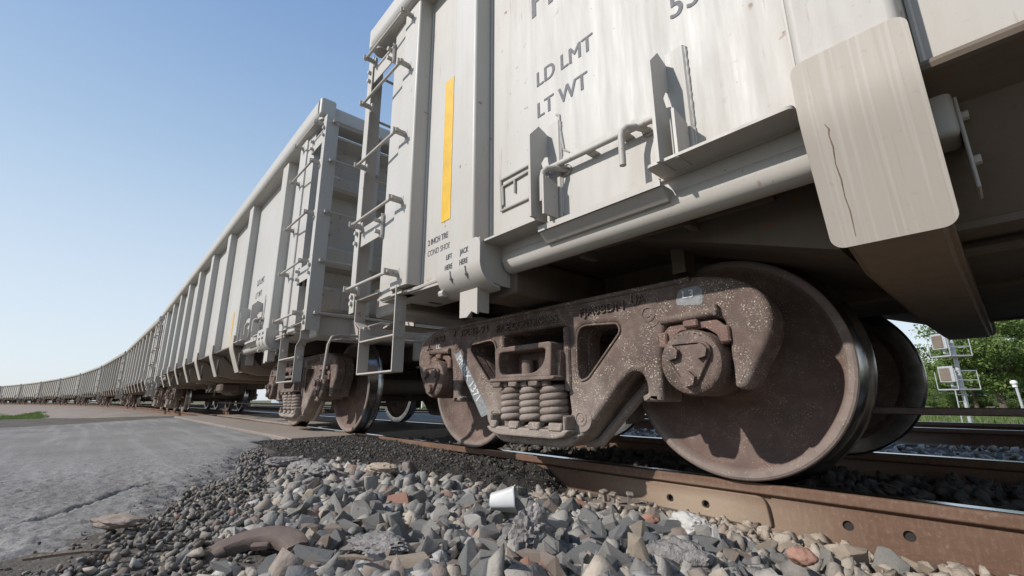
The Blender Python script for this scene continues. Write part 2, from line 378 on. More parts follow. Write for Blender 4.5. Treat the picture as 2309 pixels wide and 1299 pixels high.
# ------------------------------------------------------------------ bogie (built at its own centre, rail top = 0)
WR = 0.457; AX = 0.889; YF = -1.085
def mirror_u(pts): return [(-x, z) for x, z in pts][::-1]
def make_side_frame():
    half = [(.22, .118), (.30, .135), (.55, .40), (.60, .437), (.645, .43), (.665, .385), (.665, .345), (.642, .338), (.642, .31),
            (.735, .31), (.742, .45), (.757, .57), (.775, .615), (1.005, .615), (1.02, .57), (1.018, .362), (1.045, .352), (1.065, .362), (1.165, .53), (1.178, .60),
            (1.165, .665), (1.11, .735), (1.0, .785), (.88, .800), (.40, .800)]
    rr = [.06, .09, .10, .05, .03, .03, .01, .006, .006, .008, .03, .02, .02, .02, .02, .02, .01, .02, .06, .05, .06, .08, .08, .1, .05]
    outl = fillet(half + mirror_u(half), rr + rr[::-1], 5)
    win = fillet([(.305, .672), (.545, .655), (.555, .615), (.36, .415), (.315, .405), (.30, .44)], [.075, .055, .05, .05, .04, .05], 6)
    ctr = fillet([(-.235, .682), (.235, .682), (.235, .36), (.25, .24), (.22, .195), (-.22, .195), (-.25, .24), (-.235, .36)], [.03, .03, .02, .03, .04, .04, .03, .02], 4)
    hol = fillet([(.36, .27), (.55, .455), (.52, .475), (.34, .305)], .02, 4)   # slot seen in the diagonal from below
    bm = bmesh.new()
    to_bm(bm, extr([outl, win, mirror_u(win), ctr], YF, YF+.10, .024, res=4))
    # inner web behind the face, a flange narrower than the face
    inner = fillet([(x*.985, z) for x, z in half] + mirror_u([(x*.985, z) for x, z in half]), rr + rr[::-1], 3)
    win2 = [(x*.96+.017, z*.97+.015) for x, z in win]
    to_bm(bm, extr([inner, win2, mirror_u(win2), ctr], YF+.088, YF+.19, .012, res=1))
    for s in (-1, 1):
        # rolled bar above the adapter
        tube(bm, [(s*.765, YF-.006, .634), (s*.99, YF-.006, .642)], .019, 10)
        box(bm, (s*.982, YF-.026, .622), (s*1.0, YF+.01, .668), .005)
        # ridge lips round the windows
        for q in (win if s > 0 else mirror_u(win),):
            L = [(x*1.0, YF+.004, z) for x, z in q]; tube(bm, L+[L[0]], .006, 6, cap=False)
        # lips along the diagonal's lower edge
        tube(bm, [(s*.24, YF+.13, .115), (s*.32, YF+.14, .125), (s*.60, YF+.14, .385), (s*.62, YF+.12, .42)], [.02, .024, .024, .015], 8)
        # raised casting rings
        for cx, cz, cr in ((.703, .672, .034), (.315, .235, .034)):
            pr = [(cr, -.0005), (cr, .005), (cr-.007, .007), (cr-.010, .003), (cr*.45, .003), (cr*.4, .006), (0, .006)]
            lathe(bm, [(a, -b) for a, b in pr], 20, (s*cx, YF, cz))
            lathe(bm, [(a*1.75, -b*.4) for a, b in pr[:3]]+[(0, -.0028)], 24, (s*cx, YF, cz))
        # top chord flange
        box(bm, (s*.26, YF-.010, .775), (s*.90, YF+.012, .797), .006)
    box(bm, (-.26, YF-.010, .775), (.26, YF+.012, .797), .006)
    # column guides beside the bolster
    for s in (-1, 1):
        box(bm, (s*.225, YF-.012, .36), (s*.265, YF+.10, .675), .008)
    # spring seat tray with lugs
    tr = fillet([(-.30, .185), (.30, .185), (.27, .155), (.20, .14), (-.20, .14), (-.27, .155)], .02, 3)
    to_bm(bm, extr([tr], YF-.075, YF+.19, .010))
    for cx, wd in ((-.235, .05), (-.075, .075), (.075, .075), (.215, .085)):
        box(bm, (cx-wd/2, YF-.082, .175), (cx+wd/2, YF-.05, .215), .008)
    for s in (-1, 1):
        box(bm, (s*.255, YF-.07, .18), (s*.278, YF+.02, .25), .008)
    # bottom chord bulge
    bot = fillet([(-.33, .165), (.33, .165), (.26, .112), (.20, .098), (-.20, .098), (-.26, .112)], .03, 4)
    to_bm(bm, extr([bot], YF-.02, YF+.17, .016))
    for x in (-.16, -.02, .13):
        box(bm, (x-.02, YF-.03, .118), (x+.02, YF-.01, .15), .008)
    o = obj('side_frame', bm, M['frame'], None, 40)
    return o
def make_frame_text():
    """raised casting letters and painted stencils of the side frame"""
    d = .0045
    return [fit_text(s, a, b, YF-.003, z, h, .006, .004) for s, a, b, z, h in (
        ('RIDE CONTROL-SS', -.291, .191, .704, .044), ('FJA08DN', .335, .586, .699, .052), ('UA', .625, .694, .722, .044), ('70 ASF', -.968, -.833, .704, .044),
        ('2', -.738, -.704, .722, .044), ('39082-93', -.659, -.373, .718, .044), ('A', -1.05, -1.01, .66, .038))]
def make_bolster():
    bm = bmesh.new()
    box(bm, (-.21, -.86, .44), (.21, .86, .64), .03)
    box(bm, (-.16, -.4, .60), (.16, .4, .72), .02)
    for s in (-1, 1):
        y0, y1 = s*1.17, s*.86
        # hollow box end with a rounded opening
        outl = fillet([(-.205, .43), (.205, .43), (.215, .585), (.20, .60), (-.20, .60), (-.215, .585)], .012, 3)
        hole = fillet([(-.165, .452), (.10, .452), (.165, .50), (.175, .570), (-.175, .570), (-.18, .50)], [.02, .04, .04, .02, .02, .02], 3)
        me = extr([outl, hole], y0, y1, .008); to_bm(bm, me)
        box(bm, (-.19, s*1.02, .44), (.19, s*1.0, .59), 0)
        for x in (-.06, .07): tube(bm, [(x, s*1.06, .44), (x, s*1.06, .53)], .035, 10)
        box(bm, (-.245, s*1.185, .412), (.235, s*.9, .434), .007)
        for x in (-.19, -.06, .09): box(bm, (x-.032, s*1.183, .385), (x+.032, s*1.14, .413), .006)
        box(bm, (.19, s*1.13, .43), (.232, s*.98, .56), .008)
    # brake beams, bars and shoes between the wheels
    for s in (-1, 1):
        box(bm, (s*.34, -.75, .30), (s*.40, .75, .37), .01)
        for y in (-.75, .75):
            prism(bm, [(s*.36, .20), (s*.41, .22), (s*.425, .46), (s*.37, .50), (s*.35, .36)], y-.045, y+.045, 'y')
    box(bm, (-.36, -.03, .24), (.36, .03, .29), .01)
    tube(bm, [(.33, -.58, .36), (.52, -.60, .13)], .008, 6)
    return obj('bogie', bm, M['cast'], None, 40)
def make_wheel():
    """near-side wheel, axle along y, hub centre at origin; outer rim face towards -y"""
    bm = bmesh.new()
    yo = -.820
    prof = [(.0, yo+.012), (.105, yo+.012), (.135, yo+.018), (.15, yo+.045), (.175, yo+.072), (.23, yo+.088), (.30, yo+.086), (.355, yo+.070), (.395, yo+.042), (.415, yo+.015), (.423, yo+.002),
            (.440, yo), (.449, yo+.004), (.4535, yo+.010), (.458, yo+.06), (.460, yo+.088), (.464, yo+.098), (.474, yo+.108), (.481, yo+.118), (.4825, yo+.126), (.479, yo+.136), (.470, yo+.142), (.40, yo+.142),
            (.385, yo+.135), (.36, yo+.11), (.2, yo+.12), (.15, yo+.14), (.0, yo+.14)]
    mi = [0]*13 + [1]*9 + [0]*10
    lathe(bm, prof, 96, (0, 0, 0), 'y', mi)
    o = obj('wheel', bm, M['wheel'], None, 28); o.data.materials.append(M['tread']); return o
def hexa(bm, x, y, z, r, h):
    pts = [(x+r*math.cos(R(60*k+15)), z+r*math.sin(R(60*k+15))) for k in range(6)]
    prism(bm, pts, y, y-h, 'y')
def make_cap():
    """roller bearing with its end cap and locking plate, plus the adapter above; axle along y at origin height"""
    bm = bmesh.new()
    lathe(bm, [(.0, -.90), (.118, -.90), (.126, -.91), (.126, -1.055), (.120, -1.075), (.120, -1.085), (.124, -1.09), (.124, -1.115), (.117, -1.132), (.100, -1.142), (.0, -1.142)], 48)
    tri = fillet([(-.120, .074), (.120, .074), (.0, -.135)], .088, 10)
    to_bm(bm, extr([tri, [(x*.86, z*.86+.002) for x, z in tri]], -1.157, -1.138, .006))
    to_bm(bm, extr([[(x*.86, z*.86) for x, z in tri]], -1.150, -1.138, .002))
    for x, z in ((-.056, .036), (.056, .036), (0, -.064)):
        lathe(bm, [(.030, -1.149), (.030, -1.153), (0, -1.153)], 14, (x, 0, z)); hexa(bm, x, -1.152, z, .029, .019)
    o = obj('bearing_cap', bm, M['cap'], None, 35); return o
def make_cap_text():
    out = []
    for s, a0, a1 in (('ROLLER', 118, 62), ('CLASS F', -42, -82), ('6.5X12', 200, 158)):
        mes = []
        for k, ch in enumerate(s):
            if ch == ' ': continue
            a = R(a0 + (a1-a0)*k/(len(s)-1)); m = text_mesh(ch, .020, 0, 0, -.006, .001, align='CENTER')
            m.transform(Matrix.Translation((.104*math.cos(a), -1.1395, .104*math.sin(a))) @ Matrix.Rotation(R(90)-a, 4, 'Y'))
            mes.append(m)
        out.append(join_meshes(mes))
    return out
def make_adapter():
    bm = bmesh.new()
    prof = fillet([(-.128, .06), (-.128, .125), (-.095, .156), (.095, .156), (.128, .125), (.128, .06), (.105, .06), (.09, .10), (.05, .128), (-.05, .128), (-.09, .10), (-.105, .06)], .006, 2)
    to_bm(bm, extr([prof], -1.085, -.90, .005))
    for s in (-1, 1): box(bm, (s*.105, -1.10, .065), (s*.142, -1.05, .128), .006)
    box(bm, (-.03, -1.105, .135), (.03, -1.07, .165), .006)
    return obj('bearing_adapter', bm, M['cast_red'], None, 35)
def make_spring():
    bm = bmesh.new(); pts = []
    turns, r_, z0, z1 = 5.8, .056, .196, .418
    n = int(turns*18)
    for k in range(n+1):
        a = 2*math.pi*turns*k/n; pts.append((r_*math.cos(a), r_*math.sin(a), z0+.014+(z1-z0-.028)*k/n))
    tube(bm, pts, .0185, 8)
    return obj('spring', bm, M['spring'], None, 60)
def make_axle():
    bm = bmesh.new()
    lathe(bm, [(.0, -.70), (.10, -.70), (.095, -.5), (.083, -.3), (.083, .3), (.095, .5), (.10, .70), (0, .70)], 24)
    return obj('axle', bm, M['under'], None, 35)

P_frame, P_bol, P_wheel, P_cap, P_ad, P_spr, P_axle = make_side_frame(), make_bolster(), make_wheel(), make_cap(), make_adapter(), make_spring(), make_axle()
PROTO = [P_frame, P_wheel, P_cap, P_ad, P_spr, P_axle]
ftxt = make_frame_text(); ctxt = make_cap_text()
def place(o, parent, loc=(0, 0, 0), rz=0., name=None):
    c = o.copy(); COL.objects.link(c); c.parent = parent; c.location = loc; c.rotation_euler = (0, 0, rz); return c
bog = P_bol
for sgn in (0, 1):
    rz = math.pi*sgn; ca = 1-2*sgn
    place(P_frame, bog, (0, 0, 0), rz)
    for s in (-1, 1):
        place(P_wheel, bog, (s*AX, 0, WR), rz)
        place(P_cap, bog, (s*AX, 0, WR), rz)
        place(P_ad, bog, (s*AX, 0, WR), rz)
    for x in (-.148, 0, .148):
        for y in (-1.085, -.955): place(P_spr, bog, (ca*x, ca*y, 0), rz)
for s in (-1, 1): place(P_axle, bog, (s*AX, 0, WR))
for o in PROTO: bpy.data.objects.remove(o)
# lettering is a sub-part of the bogie
for m_ in ftxt: finish(m_, 'cast_lettering', M['frame'], bog, 35)
def decal(name, poly, mat, y):
    bm = bmesh.new(); vs_ = [bm.verts.new((a, y, b)) for a, b in poly]; bm.faces.new(vs_); return obj(name, bm, mat, bog, 30, False)
decal('paint_patch', fillet([(.828, .69), (.94, .675), (.945, .735), (.93, .755), (.845, .752)], .02, 3), M['blue_patch'], YF-.0012)
decal('paint_stripe', fillet([(-.755, .650), (-.69, .67), (-.355, .245), (-.43, .222)], .01, 3), M['blue_patch'], YF-.0012)
finish(fit_text('L3', .862, .908, YF-.0025, .712, .032, .0006, .01), 'stencil_mark', M['white_ink'], bog, 30, False)
finish(fit_text('LC', -.935, -.885, YF-.0025, .662, .028, .0006, .01), 'stencil_mark', M['white_ink'], bog, 30, False)
m_ = fit_text('PMRX 1371', 0, .335, 0, 0, .050, .0006, .012)
m_.transform(Matrix.Translation((-.688, YF-.0025, .572)) @ Matrix.Rotation(R(51), 4, 'Y')); finish(m_, 'stencil_mark', M['white_ink'], bog, 30, False)
for s in (-1, 1):
    for m_ in ctxt:
        o = finish(m_ if s < 0 else m_.copy(), 'cap_lettering', M['cap'], bog, 35); o.location = (s*AX, 0, WR)

# ------------------------------------------------------------------ coal gondola (x along the car, near side y < 0, centre at origin)
HL = 8.09; TRK = HL-1.94
YS, YP = 1.40, 1.503          # side sheet, post face
POSTS = [3.5+1.53*k for k in range(7)]
CH0, CH1 = 3.11, 3.335
def make_body():
    bm = bmesh.new()
    L = HL-.9
    for sy in (-1, 1):
        box(bm, (-L, sy*YS, 1.075), (L, sy*(YS-.012), CH0+.05))
        for e in (-1, 1):
            X = lambda d: e*(HL-d)
            box(bm, (X(.9), sy*(YS+.0015), .985), (X(1.92), sy*(YS-.014), 1.2))
            # corner panel with a slight set
            prism(bm, [(X(.885), sy*1.474), (X(1.09), sy*1.484), (X(1.09), sy*(YS-.02)), (X(.885), sy*(YS-.02))], .972, CH0+.02, 'z')
            # bottom lip: rolled plate under the end panel
            pts = [(X(.89), sy*1.46, .975), (X(1.12), sy*1.465, .972), (X(1.35), sy*1.45, .972), (X(1.5), sy*1.43, .985), (X(1.9), sy*1.425, 1.0)]
            tube(bm, pts, .012, 6)
            prism(bm, [(X(.9), sy*1.46), (X(1.9), sy*1.43), (X(1.9), sy*1.1), (X(.9), sy*1.1)], .955, .968, 'z')
    for e in (-1, 1):
        X = lambda d: e*(HL-d)
        box(bm, (X(.60), -1.36, .90), (X(.93), 1.36, 1.10), .012)
        box(bm, (X(.56), -1.36, 1.09), (X(.62), 1.36, 1.115), .004)
        # drip edge under the top chord
        tube(bm, [(X(.75), -1.36, 3.05), (X(.75), 1.36, 3.05)], .018, 8)
    # interior: an unseen flat sheet high up, added to keep the daylight out
    box(bm, (-L+.02, -YS+.02, 2.9), (L-.02, YS-.02, 2.93))
    return obj('body', bm, M['paint'], None, 30)
def make_end_wall(e):
    """end wall with three pressed bands"""
    bm = bmesh.new(); X = lambda d: e*(HL-d)
    box(bm, (X(.90), -YS+.014, 1.02), (X(.915), YS-.014, CH0+.02))
    for z0, z1 in ((2.46, 2.63), (1.63, 1.84), (1.17, 1.42)):
        pr = [(X(.90), z0-.03), (X(.79), z0), (X(.77), z0+.03), (X(.77), z1-.03), (X(.79), z1), (X(.90), z1+.03)]
        prism(bm, pr, -1.375, 1.375, 'y')
    box(bm, (X(.768), -1.10, 1.20), (X(.764), -.82, 1.36))
    return obj('end_wall', bm, M['end_paint'], None, 30)
def make_chord():
    bm = bmesh.new()
    prof = fillet([(-1.395, CH0), (-1.535, CH0+.005), (-1.565, CH0+.05), (-1.565, CH1-.04), (-1.53, CH1), (-1.395, CH1)], [.0, .03, .04, .05, .03, .0], 4)
    Lx = HL-.55
    for sy in (-1, 1):
        prism(bm, [(y*-sy, z) for y, z in prof] if sy > 0 else prof, -Lx+.06, Lx-.06, 'x')
        for e in (-1, 1):   # rounded end bulb
            box(bm, (e*(Lx-.062), sy*1.40, CH0+.012), (e*(Lx+.004), sy*1.558, CH1-.008), .028, 3)
            tube(bm, [(e*(Lx-.085), sy*1.475, CH0-.012), (e*(Lx-.085), sy*1.475, CH0+.03)], .062, 18); tube(bm, [(e*(Lx-.085), sy*1.475, CH0-.016), (e*(Lx-.085), sy*1.475, CH0)], .034, 14)
    for e in (-1, 1):
        pr = fillet([(e*(Lx-.30), CH0+.02), (e*(Lx-.10), CH0+.02), (e*(Lx-.08), CH0+.06), (e*(Lx-.08), CH1-.03), (e*(Lx-.11), CH1-.004), (e*(Lx-.30), CH1-.004)], .02, 3)
        prism(bm, pr, -1.42, 1.42, 'y')
    return obj('top_chord', bm, M['paint'], None, 40)
def make_tub():
    """lower hull between the trucks"""
    bm = bmesh.new(); a = HL-3.44
    pr = [(-1.455, 1.078), (-1.47, 1.066), (-1.46, 1.052), (-1.40, 1.038), (-1.32, 1.02), (-1.12, .765), (1.12, .765), (1.32, 1.02), (1.40, 1.038), (1.46, 1.052), (1.47, 1.066), (1.455, 1.078)]
    prism(bm, pr, -a, a, 'x')
    for sy in (-1, 1):
        tube(bm, [(-a, sy*1.462, 1.068), (a, sy*1.462, 1.068)], .016, 8)
        box(bm, (-a, sy*1.13, .755), (a, sy*1.09, .775))
    return obj('tub', bm, M['tub'], None, 25)
def make_underframe():
    bm = bmesh.new()
    for e in (-1, 1):
        X = lambda d: e*(HL-d)
        box(bm, (X(.95), -1.36, 1.03), (X(3.4), 1.36, 1.06))           # floor over the truck
        box(bm, (X(1.80), -1.33, .83), (X(2.08), 1.33, 1.02), .01)       # body bolster
        box(bm, (X(1.72), -.30, .72), (X(2.16), .30, .84), .01)
        box(bm, (X(.93), -1.30, .93), (X(1.0), 1.30, 1.03))
        for y in (-.9, .9): box(bm, (X(2.7), y-.05, .86), (X(2.76), y+.05, 1.03))
        prism(bm, [(X(2.55), 1.03), (X(3.35), .765), (X(3.35), 1.03)], -1.15, 1.15, 'y')
    box(bm, (-HL+.62, -.24, .74), (HL-.62, .24, 1.02), .01)
    tube(bm, [(-4.5, -.95, .74), (4.5, -.95, .74)], .02, 8)
    for e in (-1, 1):
        X = lambda d: e*(HL-d)
        tube(bm, [(X(1.05), -1.18, 1.0), (X(1.5), -1.2, .99), (X(2.3), -1.18, 1.0), (X(3.2), -1.16, .99)], .014, 6)
        for d in (1.1, 1.6, 2.4, 2.9): box(bm, (X(d), -1.23, .95), (X(d+.03), -1.13, 1.03), .004)
        for y in (-.55, .55): box(bm, (X(1.0), y-.04, .93), (X(3.3), y+.04, 1.03))
    return obj('underframe', bm, M['under'], None, 30)
def make_post(end_post=False):
    """hat-section side post on the near side, centred on x = 0"""
    bm = bmesh.new()
    h = .108
    pl = fillet([(-h-.012, -YS), (-h, -YP), (h, -YP), (h+.012, -YS)], [.0, .020, .020, .0], 4)
    pl = [(-h-.012, -YS+.012)] + pl + [(h+.012, -YS+.012)]
    prism(bm, pl, 1.0 if end_post else 1.06, CH0+.02, 'z')
    for s in (-1, 1): tube(bm, [(s*(h+.020), -YS-.003, 1.0 if end_post else 1.08), (s*(h+.020), -YS-.003, CH0)], .007, 6)
    return obj('side_post', bm, M['paint'], None, 40)
def bent_plate(bm, path, levels, th, cx=0.):
    """plate following a path of (y,z) points, half width given per level -> solid strip along x"""
    acc = [0.]
    P = [Vector(q) for q in path]
    for a, b in zip(P, P[1:]): acc.append(acc[-1]+(b-a).length)
    def at(s):
        for i in range(len(P)-1):
            if s <= acc[i+1]+1e-6 or i == len(P)-2:
                t = (s-acc[i])/(acc[i+1]-acc[i]); d = (P[i+1]-P[i]).normalized()
                return P[i].lerp(P[i+1], t), Vector((-d.y, d.x))
    fr, bk = [], []
    for s, wl, wr in levels:
        q, nn = at(s*acc[-1])
        fr.append([bm.verts.new((cx-wl, q.x, q.y)), bm.verts.new((cx+wr, q.x, q.y))])
        q2 = q+nn*th
        bk.append([bm.verts.new((cx-wl, q2.x, q2.y)), bm.verts.new((cx+wr, q2.x, q2.y))])
    n = len(fr)
    for i in range(n-1):
        bm.faces.new((fr[i][0], fr[i][1], fr[i+1][1], fr[i+1][0])); bm.faces.new((bk[i][0], bk[i+1][0], bk[i+1][1], bk[i][1]))
        for k in (0, 1): bm.faces.new((fr[i][k], fr[i+1][k], bk[i+1][k], bk[i][k]))
    for i in (0, n-1): bm.faces.new((fr[i][0], fr[i][1], bk[i][1], bk[i][0]))
def round_levels(n_mid, hw, rl, L, top=True):
    """levels (s in 0..1) with rounded corners of radius rl on a plate of length L"""
    out = []
    for k in range(7):
        a = k/6*math.pi/2; out.append((rl*(1-math.cos(a))/L if top else 0, hw-rl+rl*math.sin(a), hw-rl+rl*math.sin(a)))
    for k in range(1, n_mid): out.append((rl/L+(1-2*rl/L)*k/n_mid, hw, hw))
    for k in range(7):
        a = (6-k)/6*math.pi/2; out.append((1-rl*(1-math.cos(a))/L, hw-rl+rl*math.sin(a), hw-rl+rl*math.sin(a)))
    return out
def make_post_plate():
    bm = bmesh.new()
    path = [(-YP-.014, 1.195), (-YP-.014, 1.06), (-YP-.012, 1.04), (-YP-.006, 1.01), (-YP+.002, .98), (-1.405, .698)]
    bent_plate(bm, path, round_levels(14, .121, .03, .52), .011)
    return obj('post_plate', bm, M['plate'], None, 30)
def make_cross_box():
    bm = bmesh.new()
    for sy in (-1, 1):
        # tapering box under the hull, open end covered by the post plate
        s = [(-.098, 1.0), (.098, 1.0), (.108, .72), (-.108, .72)]
        pr = [(sy*1.385, .96), (sy*1.385, .725), (sy*1.12, .665), (0, .645), (0, .80), (sy*1.15, .80), (sy*1.35, 1.02)]
        prism(bm, pr, -.105, .105, 'x')
    bmesh.ops.bevel(bm, geom=[e for e in bm.edges if abs(abs(e.verts[0].co.x)-.105) < 1e-4 and abs(e.verts[0].co.x-e.verts[1].co.x) < 1e-4 and max(e.verts[0].co.z, e.verts[1].co.z) < .78], offset=.018, segments=3, affect='EDGES')
    return obj('cross_box', bm, M['chute'], None, 35)
def make_sill_pipe():
    bm = bmesh.new()
    prof = fillet([(-1.30, 1.036), (-1.38, 1.036), (-1.402, 1.0), (-1.39, .945), (-1.345, .922), (-1.29, .945)], [.01, .03, .04, .04, .04, .02], 5)
    prism(bm, prof, -.68, .68, 'x')
    return obj('side_sill', bm, M['paint'], None, 45)
def make_shelf(e):
    """ledge under the first wide panel; e = +1 when the car end lies towards +x"""
    bm = bmesh.new(); X = lambda d: e*(HL-d)
    def slab(d0, d1, y, z, t=.010, rc=.02):
        pl = fillet([(X(d0), -1.36), (X(d0), y), (X(d1), y), (X(d1), -1.36)], [.0, rc, rc, .0], 4); prism(bm, pl, z-t, z, 'z')
    slab(2.0, 2.40, -1.505, 1.074); slab(2.93, 3.372, -1.515, 1.088)
    slab(2.37, 2.95, -1.462, 1.036, .010, .004)
    box(bm, (X(2.37), -1.466, 1.026), (X(2.95), -1.458, 1.052))
    prism(bm, [(-1.458, 1.0265), (-1.415, .985), (-1.372, .985), (-1.372, 1.0265)], X(2.37), X(2.95), 'x')
    box(bm, (X(2.0), -1.385, .98), (X(3.4), -1.37, 1.078))
    for d in (2.50, 2.68, 2.83): box(bm, (X(d), -1.44, 1.037), (X(d+.10), -1.404, 1.045))
    return obj('ledge', bm, M['paint'], None, 30)
def make_hook(e):
    """upright pointed plate with a hook notch, standing off the side sheet (in the y-z plane)"""
    bm = bmesh.new()
    yo = -1.532; yi = -1.402
    poly = [(yo, 1.075), (yo, 1.462), (yo+.058, 1.528), (yi, 1.50), (yi, 1.405), (yi-.035, 1.388), (yi-.06, 1.345), (yi-.045, 1.315), (yi-.012, 1.335), (yi-.014, 1.31), (yi-.03, 1.27), (yi-.03, 1.075)]
    prism(bm, poly, -.006, .006, 'x')
    # second shorter plate and backing pad with weld
    prism(bm, [(yo+.02, 1.075), (yo+.02, 1.255), (yi-.02, 1.235), (yi-.02, 1.075)], .052*1, .062*1, 'x')
    box(bm, (-.004, yi-.012, 1.08), (.075, yi+.004, 1.56), .006)
    tube(bm, [(.076+.0012*math.sin(k*2.1), yi-.001, 1.10+.0115*k) for k in range(40)], [.0052+.0012*math.sin(k*1.7+k*k*.3) for k in range(40)], 6)
    tube(bm, [(-.007, yi-.002, 1.41+.009*k) for k in range(10)], [.0055+.001*(k % 2) for k in range(10)], 6)
    return obj('stake_hook', bm, M['paint'], None, 30)
def make_gate_rod():
    bm = bmesh.new()
    tube(bm, [(-.27, -1.445, 1.315), (.27, -1.445, 1.300)], .013, 10)
    for k in range(3): box(bm, (-.20+.16*k, -1.440, 1.293), (-.16+.16*k, -1.40, 1.302), .002)
    o = obj('gate_rod', bm, M['paint'], None, 40); return o
def make_handle():
    bm = bmesh.new()
    pts = [(.045, -1.402, .03), (.020, -1.46, .032), (.0, -1.485, .028), (-.012, -1.497, .012), (-.015, -1.50, -.012), (-.016, -1.50, -.125)]
    tube(bm, pts, .0125, 10); lathe(bm, [(.026, -1.412), (.026, -1.406), (0, -1.406)], 14, (.045, 0, .03))
    return obj('bent_handle', bm, M['paint'], None, 40)
def make_placard():
    bm = bmesh.new(); y = -1.408; r_ = .006
    for a, b in (((-.105, .085), (.105, .085)), ((-.105, -.085), (.105, -.085)), ((-.105, .085), (-.098, -.085)), ((-.09, .045), (.105, .055)), ((0, .05), (0, -.02)), ((.105, .055), (.105, -.08)), ((-.09, .045), (-.085, -.06))):
        tube(bm, [(a[0], y, a[1]), (b[0], y, b[1])], r_, 6)
    return obj('placard_frame', bm, M['paint'], None, 40)
def make_weld_outline(e):
    """raised weld beads of the patch plate behind the hooks"""
    bm = bmesh.new(); y = -1.402
    A = [(.11, 1.60), (.13, 1.585), (.135, 1.50), (.15, 1.40), (.18, 1.375), (.40, 1.372), (.44, 1.385), (.465, 1.42), (.475, 1.52), (.485, 1.57), (.51, 1.588)]
    P_ = [(e*(HL-2.33-a), y, z) for a, z in A]
    tube(bm, P_[:5], [.005, .006, .006, .006, .003], 6)
    box(bm, (e*(HL-2.36), y, 1.08), (e*(HL-2.92), y+.006, 1.37))
    return obj('weld_bead', bm, M['paint'], None, 60)
def make_jack():
    bm = bmesh.new()
    path = [(-1.53, 1.09), (-1.53, .955), (-1.525, .93), (-1.51, .90), (-1.48, .87), (-1.44, .85), (-1.38, .845)]
    bent_plate(bm, path, round_levels(14, .185, .04, .34), .013)
    prism(bm, [(-1.525, 1.085), (-1.525, .95), (-1.47, .875), (-1.38, .862), (-1.30, .862), (-1.30, 1.06)], .170, .178, 'x')
    tube(bm, [(-.20, -1.49, .872), (-.16, -1.49, .870)], .020, 8)
    nub = [(-.06, .86), (.085, .86), (.085, .728), (.04, .748), (.0, .722), (-.06, .726)]
    prism(bm, nub, -1.465, -1.455, 'y'); box(bm, (-.06, -1.4545, .735), (-.051, -1.39, .86)); box(bm, (.076, -1.4545, .74), (.085, -1.39, .86))
    return obj('jacking_pad', bm, M['paint'], None, 35)
def make_ladder(e, sy):
    bm = bmesh.new(); X = lambda d: e*(HL-d); Y = lambda y: -sy*y if sy > 0 else y
    Y = lambda y: y*(-sy)
    # corner stile: angle iron with a side leg and an end leg
    box(bm, (X(.475), Y(-1.508), .93), (X(.555), Y(-1.500), 3.10))
    box(bm, (X(.475), Y(-1.500), .93), (X(.483), Y(-1.385), 3.10))
    # second end stile
    box(bm, (X(.475), Y(-.99), 1.12), (X(.483), Y(-.93), 3.05)); box(bm, (X(.483), Y(-.99), 1.12), (X(.53), Y(-.984), 3.05))
    for z in (2.92, 1.50):     # brackets back to the body
        box(bm, (X(.50), Y(-1.494), z-.075), (X(.90), Y(-1.486), z+.075), .002)
        box(bm, (X(.885), Y(-1.50), z-.09), (X(.893), Y(-1.40), z+.09), .002)
        for dx in (.515, .86):
            for dz in (-.04, .04):
                tube(bm, [(X(dx), Y(-1.48), z+dz), (X(dx), Y(-1.53), z+dz)], .016, 8)
    for z in (1.0, 1.05): tube(bm, [(X(.515), Y(-1.49), z), (X(.515), Y(-1.525), z)], .017, 8)
    return obj('ladder', bm, M['paint'], None, 30)
def make_rung(e, sy):
    bm = bmesh.new(); X = lambda d: e*(HL-d); Y = lambda y: y*(-sy)
    pts = [(X(.55), Y(-1.515), 0), (X(.585), Y(-1.585), 0), (X(.61), Y(-1.592), 0), (X(1.13), Y(-1.592), 0), (X(1.155), Y(-1.585), 0), (X(1.18), Y(-1.515), 0)]
    pts = [(X(.59), Y(-1.575), 0), (X(1.17), Y(-1.575), 0)]
    tube(bm, pts, .0105, 10)
    for d in (.575, 1.185):
        box(bm, (X(d)-.006, Y(-1.60), -.022), (X(d)+.006, Y(-1.49), .022), .003)
        tube(bm, [(X(d)-.024, Y(-1.575), 0), (X(d)+.024, Y(-1.575), 0)], .0135, 8)
        box(bm, (X(d)-.018, Y(-1.508), -.040), (X(d)+.018, Y(-1.484), .040), .008, 2)
        tube(bm, [(X(d), Y(-1.50), -.0), (X(d), Y(-1.535), -.0)], .013, 8)
    return obj('rung', bm, M['paint'], None, 35)
def make_end_rung(e, sy):
    bm = bmesh.new(); X = lambda d: e*(HL-d); Y = lambda y: y*(-sy)
    tube(bm, [(X(.435), Y(-1.45), 0), (X(.435), Y(-.95), 0)], .011, 8)
    for y in (-1.44, -.96): tube(bm, [(X(.48), Y(y), 0), (X(.42), Y(y), 0)], .018, 8)
    return obj('end_rung', bm, M['paint'], None, 35)
